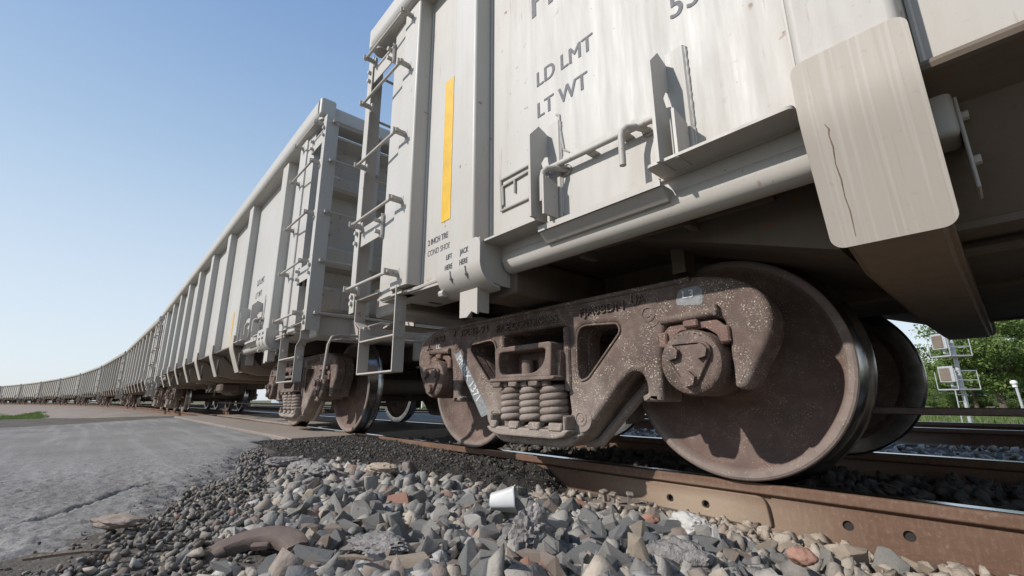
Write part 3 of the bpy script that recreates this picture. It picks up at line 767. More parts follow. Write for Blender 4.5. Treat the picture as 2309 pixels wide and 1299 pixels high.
def make_step(e, sy):
    bm = bmesh.new(); X = lambda d: e*(HL-d); Y = lambda y: y*(-sy)
    y0, y1 = Y(-1.505), Y(-1.43)
    for da, db in ((.58, .68), (1.17, 1.17)):
        za, zb = (1.02, .50)
        prism(bm, [(X(da), za), (X(da), .86), (X(db), .80), (X(db), .49), (X(db)+e*-.011, .49), (X(db)+e*-.011, .80), (X(da)+e*-.011, .86), (X(da)+e*-.011, za)], y0, y1, 'y')
        for z in (.80, .70): tube(bm, [(X(db)-.02, Y(-1.468), z), (X(db)+.02, Y(-1.468), z)], .016, 8)
    box(bm, (X(.68), y0, .485), (X(1.18), y1, .497), .003)
    box(bm, (X(.68), y0, .700), (X(1.175), y1, .712), .003)
    box(bm, (X(.55), Y(-1.50), 1.01), (X(.92), Y(-1.42), 1.022)); box(bm, (X(1.10), Y(-1.50), .955), (X(1.24), Y(-1.40), .967))
    tube(bm, [(X(1.15), Y(-1.48), .93), (X(1.15), Y(-1.48), .975)], .014, 8)
    return obj('sill_step', bm, M['paint_dirty'], None, 30)
def make_coupler(e):
    bm = bmesh.new(); X = lambda d: e*(HL-d)
    box(bm, (X(.30), -.10, .76), (X(.75), .10, .92), .02)
    prism(bm, fillet([(X(.32), -.14), (X(.12), -.17), (X(-.02), -.15), (X(.0), -.04), (X(.10), .0), (X(.05), .12), (X(.16), .18), (X(.32), .13)], .03, 3), .72, .97, 'z')
    box(bm, (X(.42), -.35, .72), (X(.62), .35, .98), .015)
    tube(bm, [(X(.55), -.28, .70), (X(.35), -.30, .45), (X(.12), -.26, .36), (X(-.02), -.2, .45)], .022, 8)
    # uncoupling lever
    tube(bm, [(X(.45), -.1, .93), (X(.42), -.5, .90), (X(.40), -1.22, .90), (X(.38), -1.30, .87), (X(.37), -1.33, .80), (X(.40), -1.34, .50)], .012, 8)
    # platform bracket beside the end sill
    prism(bm, [(X(.62), -1.25), (X(.40), -1.2), (X(.40), -.85), (X(.62), -.80)], .86, .872, 'z')
    prism(bm, [(X(.62), 1.08), (X(.56), 1.08), (X(.41), .96), (X(.41), .862), (X(.62), .862)], -1.05, -1.04, 'y')
    return obj('coupler', bm, M['paint_dirty'], None, 35)
def make_brake_gear():
    bm = bmesh.new()
    tube(bm, [(-.55, -.55, .62), (-.5, -.55, .62), (.45, -.55, .62), (.5, -.55, .62)], [.10, .19, .19, .10], 18)
    box(bm, (-.9, -.9, .50), (-.55, -.6, .72), .03); box(bm, (.75, -1.0, .48), (1.25, -.65, .66), .04)
    tube(bm, [(-1.5, -.7, .70), (1.5, -.7, .70)], .02, 8); tube(bm, [(-1.2, -1.0, .74), (-.9, -.9, .56), (-.6, -.95, .52)], .016, 8)
    box(bm, (-1.1, -1.1, .70), (-.7, -.85, .74), .01); tube(bm, [(.1, -.9, .70), (.1, -.9, .42)], .02, 8)
    for x in (-.7, -.35, .3, .9, 1.1): tube(bm, [(x, -.8, .74), (x+.1, -.95, .5)], .022, 8)
    return obj('brake_gear', bm, M['under'], None, 35)
def make_brake_rod():
    bm = bmesh.new(); tube(bm, [(-5.15, 0, .262), (5.15, 0, .236)], .017, 8)
    return obj('brake_rod', bm, M['cast'], None, 40)
def make_bracket():
    bm = bmesh.new()
    box(bm, (.10, -1.375, .925), (.158, -1.26, 1.06), .016, 3)
    box(bm, (.1585, -1.35, .79), (.166, -1.25, 1.05), .003)
    for z in (.99, .87): tube(bm, [(.166, -1.31, z), (.179, -1.31, z)], .012, 6)
    return obj('bolted_bracket', bm, M['paint'], None, 35)

def make_lettering(e, near):
    """painted words of one end of the car (near side)"""
    X = lambda d: e*(HL-d)
    y = -YS-.0014
    out = []
    big = []
    xl = X(2.316) if e < 0 else X(3.0)
    big += [text_mesh('LD LMT', .118, xl, y, 1.816, .0006, 1.02, sx=.86, bold=.003), text_mesh('LT WT', .118, xl, y, 1.642, .0006, 1.02, sx=.86, bold=.003)]
    xs = X(1.36) if e < 0 else X(1.66)
    big += [text_mesh('2 INCH TRE', .052, xs, y, 1.243, .0006, 1., sx=.80, bold=.0012), text_mesh('COND SHOE', .052, xs, y, 1.172, .0006, 1., sx=.80, bold=.0012)]
    if e < 0:
        for me in (text_mesh('5355', .150, xl+.70, y, 1.697, .0006, 1.05, sx=.8, bold=.003), text_mesh('PMRX', .27, xl-.03, y, 2.243, .0006, 1.05, sx=.8, bold=.006)):
            out.append(finish(me, 'road_number', M['ink'], None, 30, False))
    for me in big: out.append(finish(me, 'lettering', M['ink'], None, 30, False))
    xj = X(1.86)
    yj = -1.5312
    small = [text_mesh('LIFT', .040, xj-.10, yj, 1.030, .0006, 1., sx=.75, bold=.001), text_mesh('HERE', .040, xj-.11, yj, .975, .0006, 1., sx=.75, bold=.001),
             text_mesh('JACK', .040, xj+.025, yj, 1.030, .0006, 1., sx=.75, bold=.001), text_mesh('HERE', .040, xj+.02, yj, .975, .0006, 1., sx=.75, bold=.001)]
    for m in small: out.append(finish(m, 'jacking_lettering', M['ink'], None, 30, False))
    for ax in (-.06, .07):
        bm = bmesh.new()
        q = [(xj+ax-.005, .962), (xj+ax+.005, .962), (xj+ax+.005, .925), (xj+ax+.014, .925), (xj+ax, .898), (xj+ax-.014, .925), (xj+ax-.005, .925)]
        def yy(z): return np.interp(z, [.898, .93, .955, 1.09], [-1.5105, -1.5265, -1.5315, -1.5315])
        vs_ = [bm.verts.new((a, yy(b)-.001, b)) for a, b in q]
        bm.faces.new(vs_)
        out.append(obj('jacking_arrow', bm, M['ink'], None, 30, False))
    for xa, z0, z1 in (((X(1.50), 1.353, 2.33),) if e < 0 else ((X(4.32), 1.12, 1.66), (X(6.58), 1.15, 1.66))):
        bm = bmesh.new(); box(bm, (xa, -YS-.003, z0), (xa+.095, -YS-.001, z1)); out.append(obj('reflective_strip', bm, M['yellow'], None, 30))
    return out

car = empty('coal_gondola')
def part(o, parent=car, loc=(0, 0, 0), rz=0.):
    o.parent = parent; o.location = loc; o.rotation_euler = (0, 0, rz); return o
body = part(make_body()); part(make_chord(), body)
part(make_tub()); part(make_underframe()); part(make_end_wall(-1)); part(make_end_wall(1))
pp, ep = make_post(), make_post(True); plp = make_post_plate(); cb = make_cross_box()
part(plp, pp)
first = [True, True]
for sy, rz in ((-1, 0.), (1, math.pi)):
    for d in POSTS:
        x = HL-d
        if first[0]: part(pp, car, (x, 0, 0), rz); first[0] = False
        else:
            c = copy_tree(pp, car); c.location = (x, 0, 0); c.rotation_euler = (0, 0, rz)
    for e in (-1, 1):
        for d in (1.185, 1.845):
            if first[1]: part(ep, car, (e*(HL-d), 0, 0), rz); first[1] = False
            else:
                c = ep.copy(); COL.objects.link(c); c.parent = car; c.location = (e*(HL-d), 0, 0); c.rotation_euler = (0, 0, rz)
for i, d in enumerate(POSTS):
    c = cb if i == 0 else cb.copy()
    if i: COL.objects.link(c)
    part(c, car, (HL-d, 0, 0))
sp = make_sill_pipe(); jk = make_jack(); hk = make_hook(1); gr = make_gate_rod(); hd = make_handle(); pf = make_placard(); br = make_bracket()
def add(o, used, **k):
    c = o
    if used[0]: c = o.copy(); COL.objects.link(c)
    used[0] = True; return part(c, **k)
U = {k: [False] for k in 'sp jk hk gr hd pf br'.split()}
for e in (-1, 1):
    for rz in (0., math.pi):
        f = 1 if rz == 0 else -1       # the far side is the near side turned half round
        X = lambda d: e*(HL-d)
        add(sp, U['sp'], loc=(X(2.74), 0, 0), rz=rz)
        add(jk, U['jk'], loc=(X(1.86), 0, 0), rz=rz)
    X = lambda d: e*(HL-d)
    for d in ((2.39, 2.985) if e < 0 else (2.50, 3.08)): add(hk, U['hk'], loc=(X(d), 0, 0))
    add(gr, U['gr'], loc=(X(2.67), 0, 0))
    for d in (2.45, 2.85): add(hd, U['hd'], loc=(X(d), 0, 1.262))
    add(pf, U['pf'], loc=(X(2.16), 0, 1.33))
    part(make_shelf(e)); part(make_weld_outline(e))
    for sy in (-1, 1):
        ld = part(make_ladder(e, sy))
        rg = make_rung(e, sy); er = make_end_rung(e, sy)
        for i, z in enumerate((1.085, 1.575, 2.06, 2.60, 3.03)):
            for o, zz in ((rg, z), (er, z+.0)):
                c = o if i == 0 else o.copy()
                if i: COL.objects.link(c)
                part(c, ld, (0, 0, zz))
        part(make_step(e, sy))
    part(make_coupler(e))
    for o in make_lettering(e, True): part(o)
part(make_brake_gear()); part(make_brake_rod())
for d in POSTS[:1]+POSTS[-1:]: add(br, U['br'], loc=(HL-d, 0, 0))
part(bog, car, (TRK, 0, 0)); b2 = copy_tree(bog, car); b2.location = (-TRK, 0, 0)

# rust-brown scratch down the hanging plate of the nearest car
bm = bmesh.new(); pz = [(1.0, .600), (.985, .606), (.97, .603), (.94, .605), (.90, .601), (.86, .604), (.82, .602), (.78, .605), (.72, .603)]
tube(bm, [(x_-5.26, float(np.interp(z_, [.698, .98, 1.01, 1.06], [-1.405, -YP+.002, -YP-.006, -YP-.014]))-.0004, z_) for z_, x_ in pz], [.0006, .0016, .001, .0016, .001, .0014, .001, .0012, .0006], 6)
part(obj('scratch', bm, M['rust_line'], None, 60))
# ------------------------------------------------------------------ the track line and the train on it
X0, S0, RC = -2.83, 14.0, 430.0
def track(s):
    """point and heading of the track centre line; s = distance towards -x from X0"""
    if s <= S0: return Vector((X0-s, 0, 0)), 0.
    a = (s-S0)/RC
    return Vector((X0-S0-RC*math.sin(a), -RC*(1-math.cos(a)), 0)), a
CARS = ['nearest grey coal gondola, lettered LD LMT, filling the right of the photo',
        'second grey coal gondola, with its full corner ladder and end wall in view',
        'third grey coal gondola, right behind the second one, still showing bent post feet',
        'fourth coal gondola from the camera, where the train starts to bend',
        'fifth coal gondola from the camera, in the bend beyond the road',
        'sixth coal gondola from the camera, far down the bending train',
        'seventh coal gondola from the camera, small in the distant train',
        'eighth coal gondola from the camera, small in the distant train',
        'ninth coal gondola from the camera, tiny near the left edge',
        'tenth coal gondola from the camera, at the far left edge',
        'eleventh coal gondola from the camera, last one at the left edge',
        'twelfth coal gondola from the camera, cut by the left edge']
G_TRAIN = 'coal gondolas coupled in the train'
SMALL = ('scratch', 'road_number', 'lettering', 'jacking_arrow', 'stencil_mark', 'paint_patch', 'paint_stripe', 'jacking_lettering', 'cast_lettering', 'cap_lettering', 'spring', 'weld_bead', 'gate_rod', 'bent_handle', 'placard_frame', 'bearing_adapter', 'bolted_bracket', 'brake_rod', 'end_rung', 'axle', 'sill_step')
for i, lab in enumerate(CARS):
    c = car if i == 0 else copy_tree(car, None, SMALL if i > 3 else ('scratch', 'road_number', 'stencil_mark', 'paint_stripe', 'paint_patch'))
    # chord between the two truck centres
    sa, sb = 16.18*(i-1)+1.94, 16.18*i-1.94
    if i == 0: c.location = (X0+HL, 0, 0)
    else:
        (A, _), (B, _) = track(sa), track(sb); d = A-B
        c.location = (A+B)/2; c.rotation_euler = (0, 0, math.atan2(d.y, d.x))
    tag(c, lab, 'freight car', G_TRAIN)
    if i > 1:      # the cars farther back carry more coal dust
        for ch in c.children_recursive:
            if ch.type == 'MESH' and ch.material_slots and ch.material_slots[0].material == M['paint']:
                ch.material_slots[0].link = 'OBJECT'; ch.material_slots[0].material = M['paint_grubby' if i % 3 else 'paint_sooty']
# ------------------------------------------------------------------ ground
def smooth(a, b, x): 
    t = np.clip((x-a)/(b-a), 0, 1); return t*t*(3-2*t)
_seed = np.random.default_rng(5)
_lat = _seed.random((64, 64))
def vn(x, y, f, oct_=4):
    """value noise 0..1 on arrays"""
    x = np.asarray(x, float)*f+100.3; y = np.asarray(y, float)*f+57.7; tot = 0; amp = .5; s = 0
    for o in range(oct_):
        xi = np.floor(x).astype(int); yi = np.floor(y).astype(int); fx = x-xi; fy = y-yi
        fx = fx*fx*(3-2*fx); fy = fy*fy*(3-2*fy)
        g = lambda a, b: _lat[(xi+a) % 64, (yi+b) % 64]
        s = s + amp*((g(0, 0)*(1-fx)+g(1, 0)*fx)*(1-fy)+(g(0, 1)*(1-fx)+g(1, 1)*fx)*fy)
        tot += amp; amp *= .5; x = x*2.03+13.1; y = y*2.03+7.7
    return s/tot
RX = [(-1.0, -6.0), (-1.5, -3.60), (-1.92, -2.95), (-2.17, -1.95), (-2.40, -1.50), (-2.60, -.95), (-2.80, -.55), (-3.05, -.25), (-3.6, -.1), (-8, 0.)]
def road_edge(y):
    ys = np.array([q[0] for q in RX])[::-1]; xs = np.array([q[1] for q in RX])[::-1]
    return np.interp(y, ys, xs)
def road_far(y): return np.clip(-11.3+(-1.6-y)*.85, -11.6, -7.4)
def bed_z(x, y):
    """height of the ballast under the loose stones (track 1 at y=0, track 2 at y=4.57)"""
    x = np.asarray(x, float); y = np.asarray(y, float)
    out = -y
    zn = -.155 + .065*smooth(1.05, 1.9, out) + .035*smooth(1.8, 2.7, out)      # near side, rising from the rail foot to the camera
    zn = zn + smooth(-.6, -1.8, x)*smooth(.85, 1.2, out)*.05*(1-smooth(1.4, 1.8, out)) - smooth(-.1, .5, x)*.045
    zn = np.where(out > 3.2, zn-.03*(out-3.2), zn)
    mid = -.135
    zf = -.16 - .16*smooth(1.0, 2.2, y) + .14*smooth(2.5, 3.5, y) - .75*smooth(6.6, 10., y)
    zn = np.maximum(zn, -.05-.13*smooth(.15, 1.1, x-road_edge(y)))
    z = np.where(y < -.78, zn, np.where(y < .78, mid, zf))
    return z + (vn(x, y, 2.2)-.5)*.035
def grid(name, xs, ys, zf, mat, kind='structure', keep=None):
    X, Y = np.meshgrid(xs, ys, indexing='ij'); Z = zf(X, Y)
    nx, ny = X.shape
    me = bpy.data.meshes.new(name)
    co = np.stack([X, Y, Z], -1).reshape(-1, 3)
    i = np.arange(nx*ny).reshape(nx, ny)
    q = np.stack([i[:-1, :-1], i[1:, :-1], i[1:, 1:], i[:-1, 1:]], -1).reshape(-1, 4)
    if keep is not None:
        c = co[q].mean(1); q = q[keep(c[:, 0], c[:, 1], c[:, 2])]
    used = np.unique(q); remap = -np.ones(len(co), int); remap[used] = np.arange(len(used)); co = co[used]; q = remap[q]
    me.vertices.add(len(co)); me.vertices.foreach_set('co', co.ravel())
    me.loops.add(q.size); me.loops.foreach_set('vertex_index', q.ravel())
    me.polygons.add(len(q)); me.polygons.foreach_set('loop_start', np.arange(len(q))*4); me.polygons.foreach_set('loop_total', np.full(len(q), 4))
    me.update(); me.validate()
    o = finish(me, name, mat, None, 60)
    if kind: o['kind'] = kind
    return o
# far ground sheet, dropping away below the embankment
def far_z(x, y): return -.95 + 0*x + (vn(x, y, .03, 3)-.5)*.25
def steps(lo, hi, k=18, c=0., p=2.6):
    t = np.linspace(-1, 1, 2*k+1); v = np.sign(t)*np.abs(t)**p
    return np.where(v < 0, c+v*(c-lo), c+v*(hi-c))
grid('ground', steps(-2500, 2500, 30), steps(-2500, 2500, 30), far_z, M['field'])
grid('ballast_bed', np.arange(-14, 9.01, .06), np.arange(-4.2, 9.0, .06), bed_z, M['bed'])
# embankments carrying both tracks far along the bend and to the right
def sweep(name, prof, ss, mat, kind=None, y_off=0., close=False):
    """sweep an open profile (offset, z) along the track line; offset towards +y"""
    bm = bmesh.new(); rows = []
    for s in ss:
        P, a = track(s); nn = Vector((-math.sin(a), math.cos(a), 0))
        rows.append([bm.verts.new(P+nn*(o+y_off)+Vector((0, 0, z))) for o, z in prof])
    n = len(prof)
    for a, b in zip(rows, rows[1:]):
        for k in range(n if close else n-1): bm.faces.new((a[k], a[(k+1) % n], b[(k+1) % n], b[k]))
    if close: bm.faces.new(rows[0]); bm.faces.new(rows[-1][::-1])
    o = obj(name, bm, mat, None, 40)
    if kind: o['kind'] = kind
    return o
bank = [(-6.0, -1.0), (-3.4, -.42), (-1.7, -.20), (-.8, -.15), (0, -.14), (.8, -.15), (2.2, -.28), (3.4, -.17), (6.6, -.18), (10, -1.0)]
sweep('embankment', bank, list(np.arange(9.0, 24, 2.5))+list(np.arange(25, 330, 5)), M['bank'], 'structure').location.z = -.012
sweep('embankment', bank, [-4.0-.0, -10, -30, -80, -160], M['bank'], 'structure').location.z = -.012

# ------------------------------------------------------------------ road, crack, crossing panels
CRACK = [(-2.0, -3.35), (-1.27, -2.92), (-1.13, -2.78), (-1.02, -2.72), (-.99+.0, -2.67)]
CR = [(0, 1165), (60, 1152), (110, 1140), (150, 1131), (190, 1118), (232, 1106), (268, 1092), (300, 1084), (340, 1075)]
def unproj(px, py, z):
    d = _f*FPX + _r*(px-1154.5) - _u*(py-649.5); t = (z-CAM.z)/d.z; return CAM+d*t
crack = [unproj(a, b, .0) for a, b in CR]; crack = [crack[0]+(crack[0]-crack[2])*1.5] + crack
def crack_d(x, y):
    d = np.full(np.shape(x), 9.)
    for a, b in zip(crack, crack[1:]):
        ax, ay, bx, by = a.x, a.y, b.x, b.y; L2 = (bx-ax)**2+(by-ay)**2
        t = np.clip(((x-ax)*(bx-ax)+(y-ay)*(by-ay))/L2, 0, 1)
        d = np.minimum(d, np.hypot(x-ax-t*(bx-ax), y-ay-t*(by-ay)))
    return d
def road_z(x, y):
    e = road_edge(y) + (vn(x, y, 3.5)-.5)*.45; f = road_far(y) + (vn(x, y, .9)-.5)*.5
    inside = np.minimum(e-x, x-f)
    z = -.012 - .02*smooth(1.45, 3, -y) + (vn(x, y, .8)-.5)*.02 + (vn(x, y, 52, 3)-.5)*.021*(.35+.65*smooth(-3.4, -1.8, x))
    rough = smooth(.9, .0, inside)
    z = z + rough*(vn(x, y, 14, 3)-.55)*.035 - smooth(.55, -.1, inside)*.035 - smooth(.0, -.3, inside)*.12
    z = z - .020*smooth(.016, .003, crack_d(x, y)+(vn(x, y, 22)-.5)*.03) 
    return z
def rkeep(x, y, z): return (x < road_edge(y)+.35) & (x > road_far(y)-.4)
grid('road', np.arange(-3.4, .3, .011), np.arange(-3.7, -1.46, .011), road_z, M['road'], keep=rkeep)
rd2 = grid('road', np.concatenate([np.arange(-12.4, -3.39, .06)]), np.arange(-3.7, -1.45, .05), road_z, M['road'], keep=rkeep)
grid('road', np.arange(-12.4, .4, .1), np.arange(-14, -3.69, .1), road_z, M['road'], keep=rkeep)
def road2_z(x, y): return -.02 - .02*smooth(3, 6, y)-.9*smooth(7.5, 30, y) + (vn(x, y, 1.2)-.5)*.01
grid('road', np.arange(-11.5, -3.6, .4), np.concatenate([np.arange(1.5, 3.6, .3)]), road2_z, M['road'])
grid('road', np.arange(-11.5, -3.6, .4), np.concatenate([np.arange(5.6, 40, 1.)]), road2_z, M['road'])
def slab(name, x0, x1, y0, y1, lab, z=.0):
    bm = bmesh.new(); box(bm, (x0, y0, z-.17), (x1, y1, z-.004), .012, 2)
    return tag(obj(name, bm, M['panel'], None, 35), lab, 'crossing panel', 'concrete panels of the level crossing')
slab('crossing_panel', -6.35, -3.62, -1.43, -.835, 'concrete crossing panel outside the near rail, with the dark broken end face')
slab('crossing_panel', -9.10, -6.37, -1.43, -.835, 'second concrete crossing panel outside the near rail, behind the one with the dark end face')
slab('crossing_panel', -11.85, -9.12, -1.43, -.835, 'farthest concrete crossing panel outside the near rail')
slab('crossing_panel', -6.35, -3.75, -.63, .63, 'concrete crossing panel between the rails, nearest the camera')
slab('crossing_panel', -11.85, -6.37, -.63, .63, 'long concrete crossing panel between the rails, farther off')
slab('crossing_panel', -11.85, -3.7, .84, 1.45, 'concrete crossing panel beyond the far rail, under the train')

# ------------------------------------------------------------------ rails
RAILP = [(-.036, -.012), (-.034, -.004), (-.026, -.001), (.026, -.001), (.034, -.004), (.036, -.012), (.036, -.034), (.030, -.043), (.010, -.052), (.0085, -.07), (.0085, -.145), (.014, -.158), (.075, -.174), (.075, -.186),
         (-.075, -.186), (-.075, -.174), (-.014, -.158), (-.0085, -.145), (-.0085, -.07), (-.010, -.052), (-.030, -.043), (-.036, -.034)]
def rail(ss, y_off, lab, group='rails', joint=False):
    o = sweep('rail', RAILP, ss, M['rail'], None, y_off, True)
    bm = bmesh.new(); rows = []
    tp = [(-.027, .0), (-.02, .0012), (.02, .0012), (.027, .0)]
    for s in ss:
        P, a = track(s); nn = Vector((-math.sin(a), math.cos(a), 0)); rows.append([bm.verts.new(P+nn*(oo+y_off)+Vector((0, 0, z+.0005))) for oo, z in tp])
    for a, b in zip(rows, rows[1:]):
        for k in range(3): bm.faces.new((a[k], a[k+1], b[k+1], b[k]))
    obj('running_surface', bm, M['railtop'], o, 60)
    return tag(o, lab, 'rail', group)
SS = [-160, -80, -40, -20, -10, -6, -4, -3.1, -2, 0, 2, 4, 8, 12]+list(np.arange(16, 330, 4))
GY = .7535
near = rail(SS, -GY, 'rusty near rail with bolt holes, in front of the big wheel', 'rails of the track under the train')
far = rail(SS, GY, 'far rail of the track under the train, behind the near wheels', 'rails of the track under the train')
# joint bar on the near rail with real bolt holes, rounded inner end
def circ(x, z, r, n=14): return [(x+r*math.cos(2*math.pi*k/n), z+r*math.sin(2*math.pi*k/n)) for k in range(n)]
bm = bmesh.new()
jb = fillet([(-1.45, -.165), (-1.45, -.052), (.072, -.050), (.085, -.165)], [.01, .02, .035, .02], 5)
to_bm(bm, extr([jb, circ(-.331, -.113, .0155), circ(-.168, -.114, .0155)], -GY-.031, -GY-.009, .005))
obj('joint_bar', bm, M['rail'], near, 35)
bm = bmesh.new()   # thickened web right of the joint, pierced by two holes
wb = [(.09, -.168), (.09, -.05), (3.2, -.05), (3.2, -.168)]
to_bm(bm, extr([wb, circ(.328, -.108, .0165), circ(.490, -.109, .0165)], -GY-.017, -GY-.0085, .001)); 
for x in (.328, .490, -.331, -.168):
    box(bm, (x-.02, -GY-.0089, -.135), (x+.02, -GY-.0086, -.085))  # black backing: the shade inside each bolt hole, put in as colour
wo = obj('rail_web', bm, M['rail'], near, 35)
wo.data.materials.append(M['dark'])
for p_ in wo.data.polygons:
    if abs(p_.normal.y) > .9 and abs(p_.center.y-(-GY-.0089)) < 4e-4 and p_.area < .003: p_.material_index = 1
R2 = 4.57
rail(SS, R2-GY, 'rusty nearer rail of the second track beyond the train', 'rails of the second track')
rail(SS, R2+GY, 'rusty farther rail of the second track beyond the train', 'rails of the second track')
# tie plate with spike heads on the near rail
tp_ = empty('tie_plate', (-.50, -.93, -.150)); tag(tp_, 'dusty tie plate with rail spikes at the foot of the near rail', 'tie plate')
bm = bmesh.new(); box(bm, (-.11, -.10, 0), (.11, .12, .016), .005); obj('plate', bm, M['bank'], tp_)
for x, y in ((-.06, -.03), (.0, -.05), (.05, .0)):
    bm = bmesh.new(); box(bm, (-.008, -.008, 0), (.008, .008, .045)); box(bm, (-.016, -.020, .043), (.016, .014, .055), .004)
    q = obj('rail_spike', bm, M['bank'], tp_); q.location = (x, y, .012); q.rotation_euler = (.15, .1, .3+x*9)

# ------------------------------------------------------------------ black asphalt patch along the rail
def patch_h(x, y):
    t = smooth(-.60, -1.15, x+(vn(x, y, 2.5)-.5)*.5); out = -y
    wdt = np.interp(x, [-3.7, -3.0, -2.4, -1.8, -1.3, -.95, -.7], [.95, .95, .80, .62, .46, .34, .10])
    prof = smooth(wdt+.22, wdt-.12, out-.80+(vn(x, y, 5)-.5)*.22)
    return t, prof
def patch_z(x, y):
    t, pr = patch_h(x, y)
    top = -.050 + .03*smooth(-1.6, -3.3, x) - .035*smooth(-1.2, -.8, x)
    b = bed_z(x, y)
    z = b + (top-b)*t*pr - .05*(1-t*pr) 
    cl = vn(x, y, 26, 3); cl2 = vn(x, y, 60, 3)
    return z + (cl-.5)*t*pr*(.012+.05*smooth(-2.2, -1.1, x)) + (cl2-.5)*.012
grid('asphalt_patch', np.arange(-3.75, -.62, .011), np.arange(-2.0, -.795, .011), patch_z, M['mud'], keep=lambda x, y, z: (z > bed_z(x, y)-.02))

# ------------------------------------------------------------------ stones
def rock_shape(seed, n=18, flat=1., jag=.0):
    r = np.random.default_rng(seed)
    bm = bmesh.new()
    for k in range(n):
        v = r.normal(size=3); v /= np.linalg.norm(v); v = np.sign(v)*np.abs(v)**.75; v *= r.uniform(.8, 1.05)
        bm.verts.new((v[0], v[1]*r.uniform(.85, 1.1), v[2]*flat))
    res = bmesh.ops.convex_hull(bm, input=bm.verts)
    bmesh.ops.delete(bm, geom=[v for v in bm.verts if not v.link_faces], context='VERTS')
    bmesh.ops.dissolve_limit(bm, angle_limit=R(17), verts=bm.verts, edges=bm.edges)
    bmesh.ops.triangulate(bm, faces=bm.faces)
    bm.verts.ensure_lookup_table()
    co = np.array([v.co[:] for v in bm.verts]); bm.verts.index_update()
    fa = np.array([[v.index for v in f.verts] for f in bm.faces])
    bm.free()
    co /= np.abs(co).max(0).mean()
    return co, fa
SH = [rock_shape(s, 12+s % 7, .78) for s in range(24)]
SMALLSH = [rock_shape(100+s, 8, .7) for s in range(8)]
PAL = [((.185, .178, .165), .25), ((.275, .258, .23), .34), ((.225, .185, .155), .15), ((.36, .31, .25), .13), ((.38, .37, .35), .04), ((.25, .16, .13), .02), ((.10, .105, .108), .06)]
PN = ['blue_grey', 'grey', 'brown', 'tan', 'pale', 'reddish', 'blue_grey']
PC = np.array([p[0] for p in PAL]); PW = np.array([p[1] for p in PAL]); PW /= PW.sum()
def rotmats(n, r, tilt=None):
    q = r.normal(size=(n, 4)); q /= np.linalg.norm(q, axis=1)[:, None]; w_, x, y, z = q.T
    return np.stack([1-2*(y*y+z*z), 2*(x*y-z*w_), 2*(x*z+y*w_), 2*(x*y+z*w_), 1-2*(x*x+z*z), 2*(y*z-x*w_), 2*(x*z-y*w_), 2*(y*z+x*w_), 1-2*(x*x+y*y)], 1).reshape(n, 3, 3)
def scatter(n, xr, yr, size, r, keep=None, zf=bed_z, lift=.35):
    x = r.uniform(*xr, n); y = r.uniform(*yr, n)
    if keep is not None:
        k = keep(x, y) > r.random(n); x, y = x[k], y[k]
    n = len(x); s = size(x, y, r)
    sc = s[:, None]*np.stack([r.uniform(.9, 1.55, n), r.uniform(.7, 1.1, n), r.uniform(.42, .85, n)], 1)
    z = zf(x, y)+s*r.uniform(lift-.35, lift+.3, n)
    return dict(p=np.stack([x, y, z], 1), s=sc, m=rotmats(n, r), v=r.integers(0, 24, n), c=r.choice(len(PAL), n, p=PW), j=r.uniform(.82, 1.2, n))
def merge(name, sets, shapes, mat, tintf=None):
    V, F, T = [], [], []; off = 0
    for S in sets:
        n = len(S['p']); col = PC[S['c']]*S['j'][:, None]
        if tintf is not None: col = tintf(S['p'], col)
        for k in range(len(shapes)):
            idx = np.where(S['v'] % len(shapes) == k)[0]
            if not len(idx): continue
            co, fa = shapes[k]
            vv = np.einsum('nij,nkj->nki', S['m'][idx], co[None]*S['s'][idx][:, None, :]) + S['p'][idx][:, None, :]
            nv = len(co); V.append(vv.reshape(-1, 3)); F.append((fa[None]+(off+np.arange(len(idx))*nv)[:, None, None]).reshape(-1, 3))
            T.append(np.repeat(col[idx], nv, 0)); off += nv*len(idx)
    V = np.concatenate(V); F = np.concatenate(F); T = np.concatenate(T)
    me = bpy.data.meshes.new(name)
    me.vertices.add(len(V)); me.vertices.foreach_set('co', V.ravel())
    me.loops.add(F.size); me.loops.foreach_set('vertex_index', F.ravel())
    me.polygons.add(len(F)); me.polygons.foreach_set('loop_start', np.arange(len(F))*3); me.polygons.foreach_set('loop_total', np.full(len(F), 3))
    me.update()
    at = me.attributes.new('tint', 'FLOAT_COLOR', 'POINT'); at.data.foreach_set('color', np.concatenate([T, np.ones((len(T), 1))], 1).ravel())
    o = finish(me, name, mat, None, 30, False); return o
r1 = np.random.default_rng(21)
def not_road(x, y): return np.where(x < road_edge(y)-.12+(vn(x, y, 4)-.5)*.4, 0., 1.)
def no_patch(x, y):
    t, p = patch_h(x, y); return not_road(x, y)*np.where((t*p > .30) & (y > -2) & (x < -.62), 0.01, 1.)
